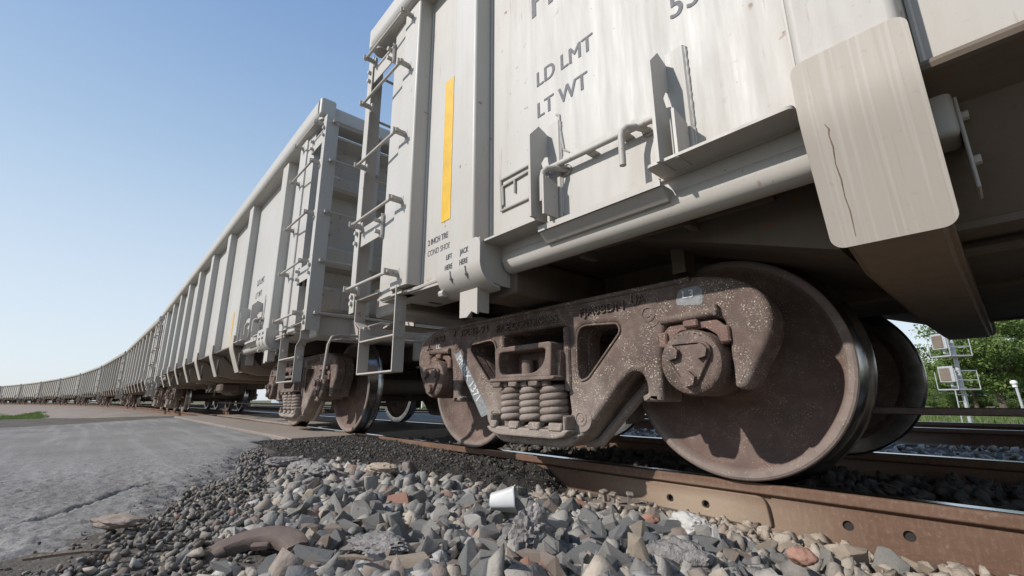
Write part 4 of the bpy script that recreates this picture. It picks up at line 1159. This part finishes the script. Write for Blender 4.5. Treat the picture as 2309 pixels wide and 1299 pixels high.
# how coarse the stones are: big ballast to the right, fine gravel by the road
def coarse(x, y): return np.clip(smooth(.12, 1.25, x-road_edge(y)), 0, 1)
def sz_big(x, y, r):
    c = coarse(x, y); b = .0075+.0175*c
    b = b*(1-.5*smooth(-1.25, -.88, y)*(1-.85*smooth(-.1, .3, x)))
    return b*np.exp(np.clip(r.normal(0, .36, len(x)), -.9, .55))
KEEPOUT = []
def clear(x, y):
    k = np.ones(len(x))
    for a, b, r_ in KEEPOUT: k = np.where(np.hypot(x-a, y-b) < r_, 0., k)
    return k
for (px_, py_, z_, r_) in ((600, 1228, -.03, .105), (655, 1225, -.03, .085), (545, 1235, -.03, .085), (600, 1262, -.03, .07), (1135, 1130, -.03, .05), (1195, 1200, -.03, .05), (262, 1174, 0., .075), (1560, 1185, -.1, .06), (1530, 1255, -.1, .05), (860, 1228, -.035, .06), (1465, 1172, -.1, .03), (1810, 1255, -.085, .03), (1330, 1140, -.15, .1), (860, 1055, -.02, .06), (685, 1055, -.02, .09)):
    q_ = unproj(px_, py_, z_); KEEPOUT.append((q_.x, q_.y, r_))
def keep_big(x, y): return no_patch(x, y)*(.35+.65*coarse(x, y))*clear(x, y)
A1 = scatter(12500, (-3.4, 1.7), (-2.95, -.84), sz_big, r1, keep_big, lift=.45)
A1b = scatter(2600, (1.0, 6.5), (-2.9, -.84), lambda x, y, r: .028*np.exp(r.normal(0, .3, len(x))), r1, None, lift=.4)
A2 = scatter(20000, (-3.3, 1.2), (-3.0, -1.0), lambda x, y, r: r.uniform(.005, .0125, len(x)), r1, lambda x, y: no_patch(x, y)*(1-.75*coarse(x, y)), lift=.8)
A2b = scatter(1500, (-2.6, .3), (-3.1, -1.9), lambda x, y, r: r.uniform(.003, .006, len(x)), r1, lambda x, y: np.where(np.abs(x-road_edge(y)) < .45, 1., .0), zf=lambda x, y: np.maximum(road_z(x, y), bed_z(x, y)), lift=.4)
A3 = scatter(9000, (-3.7, -.7), (-2.0, -.8), lambda x, y, r: r.uniform(.003, .008, len(x))*(1+.9*(r.random(len(x)) > .93)), r1, lambda x, y: (lambda tp: np.where(tp[0]*tp[1] > .4, 1., 0.))(patch_h(x, y)), zf=patch_z, lift=.35)
# between the rails (dark, clotted) and beyond
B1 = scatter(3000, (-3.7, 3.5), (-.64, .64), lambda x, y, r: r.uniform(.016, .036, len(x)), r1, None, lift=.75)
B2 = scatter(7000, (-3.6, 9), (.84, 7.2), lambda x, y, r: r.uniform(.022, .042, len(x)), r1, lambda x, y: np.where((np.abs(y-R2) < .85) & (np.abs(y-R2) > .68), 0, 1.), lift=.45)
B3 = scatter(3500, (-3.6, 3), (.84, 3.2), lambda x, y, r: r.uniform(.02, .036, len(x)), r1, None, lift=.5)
# the stones that show largest become things of their own
P = A1['p']; d = P-np.array(CAM); zc = d@np.array(_f); px = 1154.5+FPX*(d@np.array(_r))/zc; py = 649.5-FPX*(d@np.array(_u))/zc
app = A1['s'].max(1)/zc*FPX
ok = (zc > .3) & (px > 5) & (px < 2304) & (py < 1296) & (py > 1000)
order = np.argsort(-np.where(ok, app, 0))
sel = []; 
for i in order:
    if app[i] < 1 or len(sel) >= 285: break
    if ok[i] and P[i, 2] > bed_z(P[i, 0], P[i, 1])+.2*A1['s'][i].min(): sel.append(i)
sel = np.array(sel); rest = np.setdiff1d(np.arange(len(P)), sel)
def sub(S, idx): return {k: v[idx] for k, v in S.items()}
def dusty(p, col):   # dust of the rail foot: pale tan stones there
    t = smooth(-1.35, -.9, p[:, 1])*smooth(-1.3, -.4, p[:, 0])*.7
    return col*(1-t[:, None])+np.array([.36, .29, .22])*t[:, None]
for S_ in (A2, A2b): S_['j'] = S_['j']*.62  # fine stones darkened: shade of the gaps put into their colour
tag(merge('gravel', [sub(A1, rest), A1b, A2, A2b], SH, M['gravel'], dusty), kind='stuff')
tag(merge('asphalt_crumbs', [A3], SMALLSH, M['gravel'], lambda p, c: c*.32), kind='stuff')
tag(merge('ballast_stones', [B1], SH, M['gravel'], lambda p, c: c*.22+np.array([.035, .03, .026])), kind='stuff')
tag(merge('ballast_stones', [B2, B3], SMALLSH, M['gravel'], lambda p, c: (c*.5+np.array([.19, .175, .155]))*(.45+.95*smooth(1.6, 2.7, p[:, 1]))[:, None]), kind='stuff')  # muddy dark by the rail; paler beyond, sunlight put into the colour
LAB = {'blue_grey': 'blue-grey angular ballast stone in the foreground heap', 'grey': 'plain grey angular ballast stone in the foreground heap',
       'brown': 'dull brown angular ballast stone in the foreground heap', 'tan': 'tan angular ballast stone in the foreground heap',
       'pale': 'pale whitish-grey ballast stone in the foreground heap', 'reddish': 'small reddish ballast stone among the grey ones in the foreground'}
def rock_mesh(k, mat, bev=.02):
    co, fa = SH[k]; bm = bmesh.new(); vv = [bm.verts.new(c) for c in co]
    for f in fa: bm.faces.new([vv[j] for j in f])
    bmesh.ops.dissolve_limit(bm, angle_limit=R(4), verts=bm.verts, edges=bm.edges)
    bmesh.ops.bevel(bm, geom=list(bm.edges), offset=bev, segments=1, affect='EDGES', profile=.5, clamp_overlap=True)
    bmesh.ops.triangulate(bm, faces=bm.faces)
    bmesh.ops.subdivide_edges(bm, edges=list(bm.edges), cuts=1, use_grid_fill=True)
    for v in bm.verts:
        n_ = mnoise.fractal(v.co*2.2+Vector((k*3.1, k, 0)), 1., 2., 4); v.co += v.co.normalized()*n_*.065
    bmesh.ops.recalc_face_normals(bm, faces=bm.faces)
    me = bpy.data.meshes.new('stone'); bm.to_mesh(me); bm.free()
    me.materials.append(mat); return me
cache = {}
for i in sel:
    kind = PN[A1['c'][i]]
    if A1['p'][i, 1] > -1.12 and kind in ('blue_grey', 'grey', 'brown'): kind = 'tan' if r1.random() < .5 else 'grey'
    key = (int(A1['v'][i]), kind)
    if key not in cache: cache[key] = rock_mesh(key[0], M['st_'+kind])
    o = bpy.data.objects.new('ballast_stone', cache[key]); COL.objects.link(o)
    m4 = Matrix([list(A1['m'][i][a]*A1['s'][i])+[0] for a in range(3)]+[[0, 0, 0, 1]]).to_4x4()
    m4.translation = Vector(A1['p'][i]); o.matrix_world = m4
    tag(o, LAB[kind], 'stone', kind.replace('_', '-')+' ballast stones in the foreground')
# ------------------------------------------------------------------ single things lying on the ground
def lump(name, loc, size, mat, lab, cat, seed, rough=.25, rz=0., flat=1., freq=2.5, sub=4, tilt=0.):
    bm = bmesh.new(); bmesh.ops.create_icosphere(bm, subdivisions=sub, radius=1.)
    for v in bm.verts:
        n_ = mnoise.fractal(v.co*freq+Vector((seed, seed*2.3, 0)), .9, 2.1, 5); b = mnoise.fractal(v.co*.8+Vector((seed*5, 0, 1)), 1., 2., 2)
        v.co = v.co*(1+n_*rough+b*.3)
    for v in bm.verts: v.co = Vector((v.co.x*size[0], v.co.y*size[1], v.co.z*size[2]*flat))
    o = obj(name, bm, mat, None, 50); o.location = loc; o.rotation_euler = (tilt, 0, rz); return tag(o, lab, cat)
def gp(px, py, z): 
    q = unproj(px, py, z); return (q.x, q.y, z)
lump('slag_lump', gp(1195, 1200, -.02), (.052, .05, .058), M['slag'], 'rough porous grey slag lump standing up beside the white cup', 'slag', 3, .34, freq=6)
lump('concrete_chunk', gp(1530, 1255, -.10), (.085, .055, .045), M['slag'], 'dark brownish conglomerate chunk at the bottom edge, right of the middle', 'stone', 9, .22, .4, freq=4)
lump('concrete_chunk', gp(1560, 1185, -.10), (.085, .045, .035), M['st_pale'], 'long pale speckled rock in front of the rail joint', 'stone', 6, .22, -.5, freq=4)
lump('asphalt_chunk', gp(860, 1228, -.035), (.085, .055, .025), M['slag'], 'flat crumbly chunk of pebbly asphalt behind the big dark stones', 'asphalt chunk', 14, .2, .3, freq=6)
lump('flat_stone', gp(262, 1174, .0), (.075, .03, .017), M['st_brown'], 'flat reddish-brown stone lying alone on the asphalt edge', 'stone', 5, .22, .75, freq=2)
lump('red_stone', gp(1810, 1255, -.085), (.032, .028, .026), M['st_reddish'], 'reddish rounded stone near the lower right, below the rail', 'stone', 8, .15, .2, freq=1.5)
lump('red_stone', gp(1465, 1172, -.10), (.036, .022, .017), M['st_reddish'], 'flat brick-red stone in front of the rail, left of the pale speckled rock', 'stone', 18, .15, .2, freq=1.5)
for k, (a, b, s_) in enumerate(((685, 1055, .12), (720, 1060, .10), (860, 1055, .085), (640, 1040, .09))):
    lump('asphalt_chunk', gp(a, b, -.02), (s_, s_*.6, s_*.32), M['slag' if k != 2 else 'st_tan'], ['broad grey broken asphalt chunk at the edge of the black patch', 'second grey broken asphalt chunk, right beside the broad one', 'pointed tan chunk sticking up in front of the black patch', 'leftmost grey broken asphalt chunk at the road edge'][k], 'asphalt chunk', 31+k, .2, .4*k, freq=4)
# brake shoe: a curved iron block lying on its side
bm = bmesh.new(); n = 26; rows = []
for k in range(n+1):
    a = R(-56+112*k/n); c_, s_ = math.cos(a), math.sin(a)
    e_ = 1-.35*max(0, abs(k/n-.5)*2-.8)/.2
    rows.append([bm.verts.new((rr*s_, rr*c_-.155, zz)) for rr, zz in ((.125, -.02), (.185*e_+.185*(1-e_)*.95, -.02), (.200*e_+.19*(1-e_), -.006), (.196*e_+.188*(1-e_), .016), (.176, .028), (.140, .026), (.128, .012))])
for a, b in zip(rows, rows[1:]):
    for k in range(7): bm.faces.new((a[k], a[(k+1) % 7], b[(k+1) % 7], b[k]))
bm.faces.new(rows[0]); bm.faces.new(rows[-1][::-1])
# hooked lug at the left end
q = rows[0][5].co
tube(bm, [q+Vector((.01, .02, -.022)), q+Vector((-.012, -.012, -.022)), q+Vector((.008, -.04, -.022)), q+Vector((.045, -.045, -.024))], [.026, .024, .022, .014], 10)
box(bm, (-.03, -.045, -.02), (.03, -.025, .012), .006)
bs = obj('brake_shoe', bm, M['shoe'], None, 40); bs.location = gp(600, 1232, -.045); bs.location.z = -.024
bs.rotation_euler = (R(24), R(-4), math.atan2(_r.y, _r.x)+R(-6)); bs.scale = (.84, .80, .58)
tag(bs, 'rusty curved brake shoe lying on the gravel in the left foreground', 'brake shoe')
# plastic cup
bm = bmesh.new()
lathe(bm, [(0, 0), (.026, 0), (.029, .003), (.0405, .088), (.043, .090), (.0425, .094), (.0395, .093), (.0275, .006), (0, .005)], 36, axis='z')
for v in bm.verts: v.co.x *= 1-.22*v.co.z/.09; v.co.y *= 1+.10*v.co.z/.09; v.co.x += .006*math.sin(v.co.z*70+v.co.y*80); v.co.y += .005*math.sin(v.co.x*140+v.co.z*55)*(v.co.z/.09)
cp = obj('plastic_cup', bm, M['cup'], None, 35); g = gp(1108, 1131, -.036); cp.location = g
cp.rotation_euler = (R(82), R(0), math.atan2(_r.y, _r.x)+R(78))
tag(cp, 'crushed white plastic cup lying on its side among the stones', 'cup')
# twigs
for k, (a, b, l_, ang, lab) in enumerate(((150, 1262, .16, .25, 'thin brown twig lying in the gravel at the lower left'), (800, 1272, .09, -.4, 'short reddish splinter of wood behind the large dark stones'))):
    q = gp(a, b, -.02); bm = bmesh.new()
    tube(bm, [(-l_/2, 0, 0), (-l_*.1, .006, .004), (l_*.2, .0, .007), (l_/2, .008, .002)], [.005, .006, .005, .003], 6)
    o = obj('twig', bm, M['wood'], None); o.location = (q[0], q[1], -.012); o.rotation_euler = (0, 0, math.atan2(_r.y, _r.x)+ang); tag(o, lab, 'twig')

# ------------------------------------------------------------------ background: trees, signal mast, poles, sheds
def leaf_mesh(name, n, rad, r, clumps, size, mat):
    """leaf-sized faces gathered in clumps through an uneven crown"""
    cs = []
    for _ in range(clumps):
        v = r.normal(size=3); v /= np.linalg.norm(v); v *= r.uniform(.35, 1.)**.6
        cs.append((v*np.array(rad), r.uniform(.18, .34)))
    V = []
    ci = r.integers(0, clumps, n)
    for i in range(n):
        c, cr = cs[ci[i]]; v = r.normal(size=3); v /= np.linalg.norm(v); p_ = c+v*cr*np.mean(rad)*r.uniform(.3, 1.)*np.array([1.25, 1.25, .7])
        a = r.normal(size=3); a /= np.linalg.norm(a); b = np.cross(a, r.normal(size=3)); b /= np.linalg.norm(b); s_ = size*r.uniform(.6, 1.3)
        V += [p_-a*s_, p_+b*s_*.55, p_+a*s_, p_-b*s_*.55]
    V = np.array(V); me = bpy.data.meshes.new(name); me.vertices.add(len(V)); me.vertices.foreach_set('co', V.ravel())
    F = np.arange(len(V)); me.loops.add(len(V)); me.loops.foreach_set('vertex_index', F); me.polygons.add(n)
    me.polygons.foreach_set('loop_start', np.arange(n)*4); me.polygons.foreach_set('loop_total', np.full(n, 4)); me.update()
    me.materials.append(mat); return me
rt = np.random.default_rng(77)
CROWNS = [leaf_mesh('crown', 20000, (3.6, 3.6, 3.8), rt, 44, .105, M['leaf']), leaf_mesh('crown', 18000, (3.3, 3.4, 3.3), rt, 36, .105, M['leaf']), leaf_mesh('crown', 18000, (4.4, 4.0, 3.0), rt, 40, .11, M['leaf_dark'])]
def trunk_mesh(h, r):
    bm = bmesh.new(); lean = Vector((r.uniform(-.3, .3), r.uniform(-.3, .3), 0))
    tube(bm, [(0, 0, -.4), (0, 0, 0), lean*.4+Vector((0, 0, h*.4)), lean+Vector((0, 0, h*.8)), lean*1.2+Vector((0, 0, h*1.3))], [.26, .22, .18, .13, .05], 9)
    for k in range(7):
        a = r.uniform(0, 6.28); z = h*r.uniform(.55, 1.0); L = r.uniform(1.3, 2.6)
        b = lean*(z/h)+Vector((0, 0, z)); tube(bm, [b, b+Vector((math.cos(a)*L*.5, math.sin(a)*L*.5, L*.45)), b+Vector((math.cos(a)*L, math.sin(a)*L, L*1.1))], [.09, .06, .025], 6)
    me = bpy.data.meshes.new('trunk'); bmesh.ops.recalc_face_normals(bm, faces=bm.faces); bm.to_mesh(me); bm.free(); me.materials.append(M['bark']); return me
TR = [trunk_mesh(3.0, rt) for _ in range(3)]
def tree(x, y, sc, k, lab, rz=0., zoff=0.):
    t = empty('tree', (x, y, -.95), rz); t.scale = (sc, sc, sc); tag(t, lab, 'tree', 'trees beyond the tracks')
    o = bpy.data.objects.new('trunk', TR[k % 3]); COL.objects.link(o); o.parent = t
    o = bpy.data.objects.new('crown', CROWNS[k % 3]); COL.objects.link(o); o.parent = t; o.location = (0, 0, 4.3+zoff)
def at(px, dist):
    """ground point seen at image column px, at a given depth along y"""
    d = _f*FPX + _r*(px-1154.5) - _u*(905-649.5); t = (dist-CAM.y)/d.y; return (CAM+d*t).x
TREES = [(2262, 42, 1.0, 0, 'tall bright green tree behind the signal mast, its crown reaching the top of the gap'),
         (2340, 46, 1.1, 1, 'big green tree cut by the right edge, next to the tall bright one'),
         (2200, 58, .92, 1, 'mid green tree just right of the signal mast, behind the tall bright tree'),
         (2110, 88, .75, 2, 'low dark green tree left of the signal mast, above the far wheel'),
         (2150, 95, .78, 2, 'low dark tree directly behind the signal mast ladder'),
         (2085, 100, .7, 1, 'small rounded tree farthest left in the gap beside the far wheel'),
         (2230, 80, .8, 2, 'dark tree in the shade under the tall bright tree'),
         (2300, 75, .9, 2, 'dark green tree behind the white-topped post at the right'),
         (2450, 50, 1.1, 0, 'large green tree farther right, outside the frame'),
         (2600, 60, 1.1, 1, 'another large green tree beyond the right edge'),
         (2020, 120, .9, 2, 'dark tree hidden mostly behind the far wheel'),
         (960, 140, 1.2, 2, 'dark tree glimpsed between the two nearest trucks')]
for k, (px, y, sc, kk, lab) in enumerate(TREES): tree(at(px, y), y, sc, kk, lab, k*1.3)
for k, (px, y, sc) in enumerate(((2075, 62, .42), (2130, 66, .36), (2175, 60, .40), (2235, 64, .45), (2290, 58, .42), (2350, 60, .45), (2420, 62, .45), (940, 95, .5), (640, 110, .5))):
    b_ = empty('bush', (at(px, y), y, -.95), k*1.1); b_.scale = (sc*1.5, sc*1.2, sc)
    o = bpy.data.objects.new('foliage', CROWNS[(k+1) % 3]); COL.objects.link(o); o.parent = b_; o.location = (0, 0, 2.4)
    tag(b_, 'low green bush in the undergrowth at the foot of the trees', 'bush', 'bushes under the trees')
# signal mast with two heads
def zat(py, px, y):
    d = _f*FPX + _r*(px-1154.5) - _u*(py-649.5); t = (y-CAM.y)/d.y; return CAM+d*t
SY = 24.
base = zat(948, 2188, SY); topm = zat(740, 2145, SY)
sm = empty('signal_mast', (base.x, SY, -.95), R(48)); tag(sm, 'galvanised railway signal mast with two signal heads and a ladder', 'signal mast')
H = topm.z+.95; k_ = H/7.5
bm = bmesh.new(); tube(bm, [(0, 0, 0), (0, 0, H*1.05)], .075, 12); box(bm, (-.25, -.25, 0), (.25, .25, .12)); obj('mast', bm, M['galv'], sm)
for i, py in enumerate((846, 772)):
    z = zat(py, 2150, SY).z+.95; hx = zat(py, 2142, SY).x-base.x
    hx = -.55
    bm = bmesh.new(); box(bm, (hx-.05, -.36, z-.30), (hx+.02, .30, z+.36), .02)
    for j in range(3): tube(bm, [(hx, -.03, z+.22-.2*j), (hx+.30, -.03, z+.22-.2*j)], .085, 12)
    hd_ = obj('signal_head', bm, M['galv'], sm)
    bm = bmesh.new(); box(bm, (hx-.075, -.24, z-.24), (hx-.055, .22, z+.28), .01); obj('back_board', bm, M['wood'], hd_)
    bm = bmesh.new()
    box(bm, (hx-.1, -.5, z-.62), (.25, .4, z-.57)); tube(bm, [(hx+.15, 0, z-.3), (hx+.15, 0, z-.45), (hx+.25, 0, z-.48), (0, 0, z-.48)], .045, 8)
    for q in ((hx-.1, -.5), (.25, -.5), (hx-.1, .4), (.25, .4)): tube(bm, [(q[0], q[1], z-.6), (q[0], q[1], z+.15)], .018, 6)
    for zz in (z-.22, z+.15): tube(bm, [(hx-.1, -.5, zz), (.25, -.5, zz), (.25, .4, zz)], .018, 6)
    obj('platform', bm, M['galv'], sm)
bm = bmesh.new(); zt = zat(846, 2150, SY).z+.95-.6
for s in (-.62, -.30): tube(bm, [(s-.02, -.3, 0), (s, -.3, zt)], .022, 6)
for k in range(int(zt/.28)): tube(bm, [(-.62, -.3, .2+.28*k), (-.30, -.3, .2+.28*k)], .014, 6)
obj('mast_ladder', bm, M['galv'], sm)
# utility pole, post with a lamp globe
q = zat(880, 2132, 70); bm = bmesh.new(); tube(bm, [(0, 0, 0), (0, 0, q.z+.95)], [.13, .1], 8)
up = empty('utility_pole', (q.x, 70, -.95)); obj('pole', bm, M['wood'], up)
bm = bmesh.new(); box(bm, (-.9, -.06, q.z+.55), (.9, .06, q.z+.68)); tube(bm, [(.35, -.3, q.z-1.0), (.35, -.3, q.z-.1)], .28, 12); obj('transformer', bm, M['galv'], up)
tag(up, 'short wooden utility pole with a pale transformer, left of the signal mast', 'utility pole')
q = zat(866, 2291, 22); lp = empty('lamp_post', (q.x, 22, -.95)); bm = bmesh.new(); tube(bm, [(.03, 0, 0), (-.02, 0, q.z+.95)], .038, 10); obj('post', bm, M['galv'], lp)
bm = bmesh.new(); bmesh.ops.create_icosphere(bm, subdivisions=3, radius=.10)
for v in bm.verts: v.co.z *= .9; v.co += Vector((-.05, 0, q.z+1.0))
tube(bm, [(-.04, 0, q.z+.84), (-.04, 0, q.z+.92)], .07, 10); obj('lamp_head', bm, M['fence_white'], lp); tag(lp, 'slim white post with a round head near the right edge', 'lamp post')
# pale shed, white fence glimpsed under the train
def shed(px, y, w_, h_, lab, z0=-.95):
    x = at(px, y); s_ = empty('shed', (x, y, z0)); bm = bmesh.new(); box(bm, (-w_/2, 0, 0), (w_/2, 5, h_))
    for k in range(int(w_/.6)): box(bm, (-w_/2+.6*k, -.04, 0), (-w_/2+.6*k+.12, 0, h_))
    obj('wall', bm, M['shed'], s_); bm = bmesh.new(); prism(bm, [(-.4, h_), (2.5, h_+1.3), (5.4, h_), (5.4, h_+.12), (2.5, h_+1.45), (-.4, h_+.12)], -w_/2-.3, w_/2+.3, 'x'); obj('roof', bm, M['galv'], s_)
    tag(s_, lab, 'shed')
shed(620, 60, 12, 2.6, 'pale blue metal shed glimpsed under the second car'); shed(1000, 75, 16, 2.8, 'pale metal shed glimpsed between the two nearest trucks')
x0 = at(900, 30); fe = empty('board_fence', (x0, 30, -.95)); bm = bmesh.new()
for k in range(40): box(bm, (k*.16, 0, 0), (k*.16+.13, .03, 1.25))
obj('boards', bm, M['fence_white'], fe); bm = bmesh.new(); box(bm, (0, .03, .3), (6.4, .08, .4)); box(bm, (0, .03, .95), (6.4, .08, 1.05)); obj('fence_rail', bm, M['fence_white'], fe)
tag(fe, 'white board fence glimpsed past the near truck wheel', 'fence')
# grass left of the bend and beyond the tracks
def grass(name, n, fx, fy, fz, hh, keep=None):
    x = rt.uniform(*fx, n); y = rt.uniform(*fy, n)
    if keep is not None: k = keep(x, y); x, y = x[k], y[k]
    n = len(x); z = fz(x, y); a = rt.uniform(0, 6.28, n); h = hh*rt.uniform(.4, 1.2, n); wq = .012*rt.uniform(.7, 1.6, n)*(hh/.12)
    dx, dy = np.cos(a)*wq, np.sin(a)*wq; lx, ly = rt.normal(size=n)*h*.3, rt.normal(size=n)*h*.3
    V = np.stack([np.stack([x-dx, y-dy, z-.02], 1), np.stack([x+dx, y+dy, z-.02], 1), np.stack([x+lx, y+ly, z+h], 1)], 1).reshape(-1, 3)
    me = bpy.data.meshes.new(name); me.vertices.add(len(V)); me.vertices.foreach_set('co', V.ravel()); me.loops.add(len(V)); me.loops.foreach_set('vertex_index', np.arange(len(V)))
    me.polygons.add(n); me.polygons.foreach_set('loop_start', np.arange(n)*3); me.polygons.foreach_set('loop_total', np.full(n, 3)); me.update()
    return tag(finish(me, name, M['grass'], None, 30, False), kind='stuff')
def bank_z(x, y): return np.interp(-y-np.where(x < X0-S0, (x-(X0-S0))**2/(2*RC), 0), [1.7, 3.4, 6.0], [-.22, -.44, -.98])
grass('grass', 45000, (-60, -9.0), (-17, -2.6), bank_z, .2, lambda x, y: (x < road_far(y)-.5) & (-y-np.where(x < X0-S0, (x-(X0-S0))**2/(2*RC), 0)+(vn(x, y, .5)-.5)*1.6 > 4.4))
grass('grass', 22000, (-60, 20), (9.5, 40), lambda x, y: far_z(x, y)+0., .35)
# power lines far to the left
for k, (y0, y1) in enumerate(((806, 842), (822, 850), (838, 858))):
    a = zat(y0, -60, 120); b = zat(y1, 300, 190); pts = []
    for j in range(17):
        t = j/16; p_ = a.lerp(b, t); pts.append(p_-Vector((0, 0, 2.2*4*t*(1-t))))
    bm = bmesh.new(); tube(bm, pts, .045, 5); tag(obj('power_line', bm, M['bolt'], None), ['topmost thin power line in the sky at the far left', 'middle thin power line in the sky at the far left', 'lowest thin power line in the sky at the far left'][k], 'power line', 'power lines')
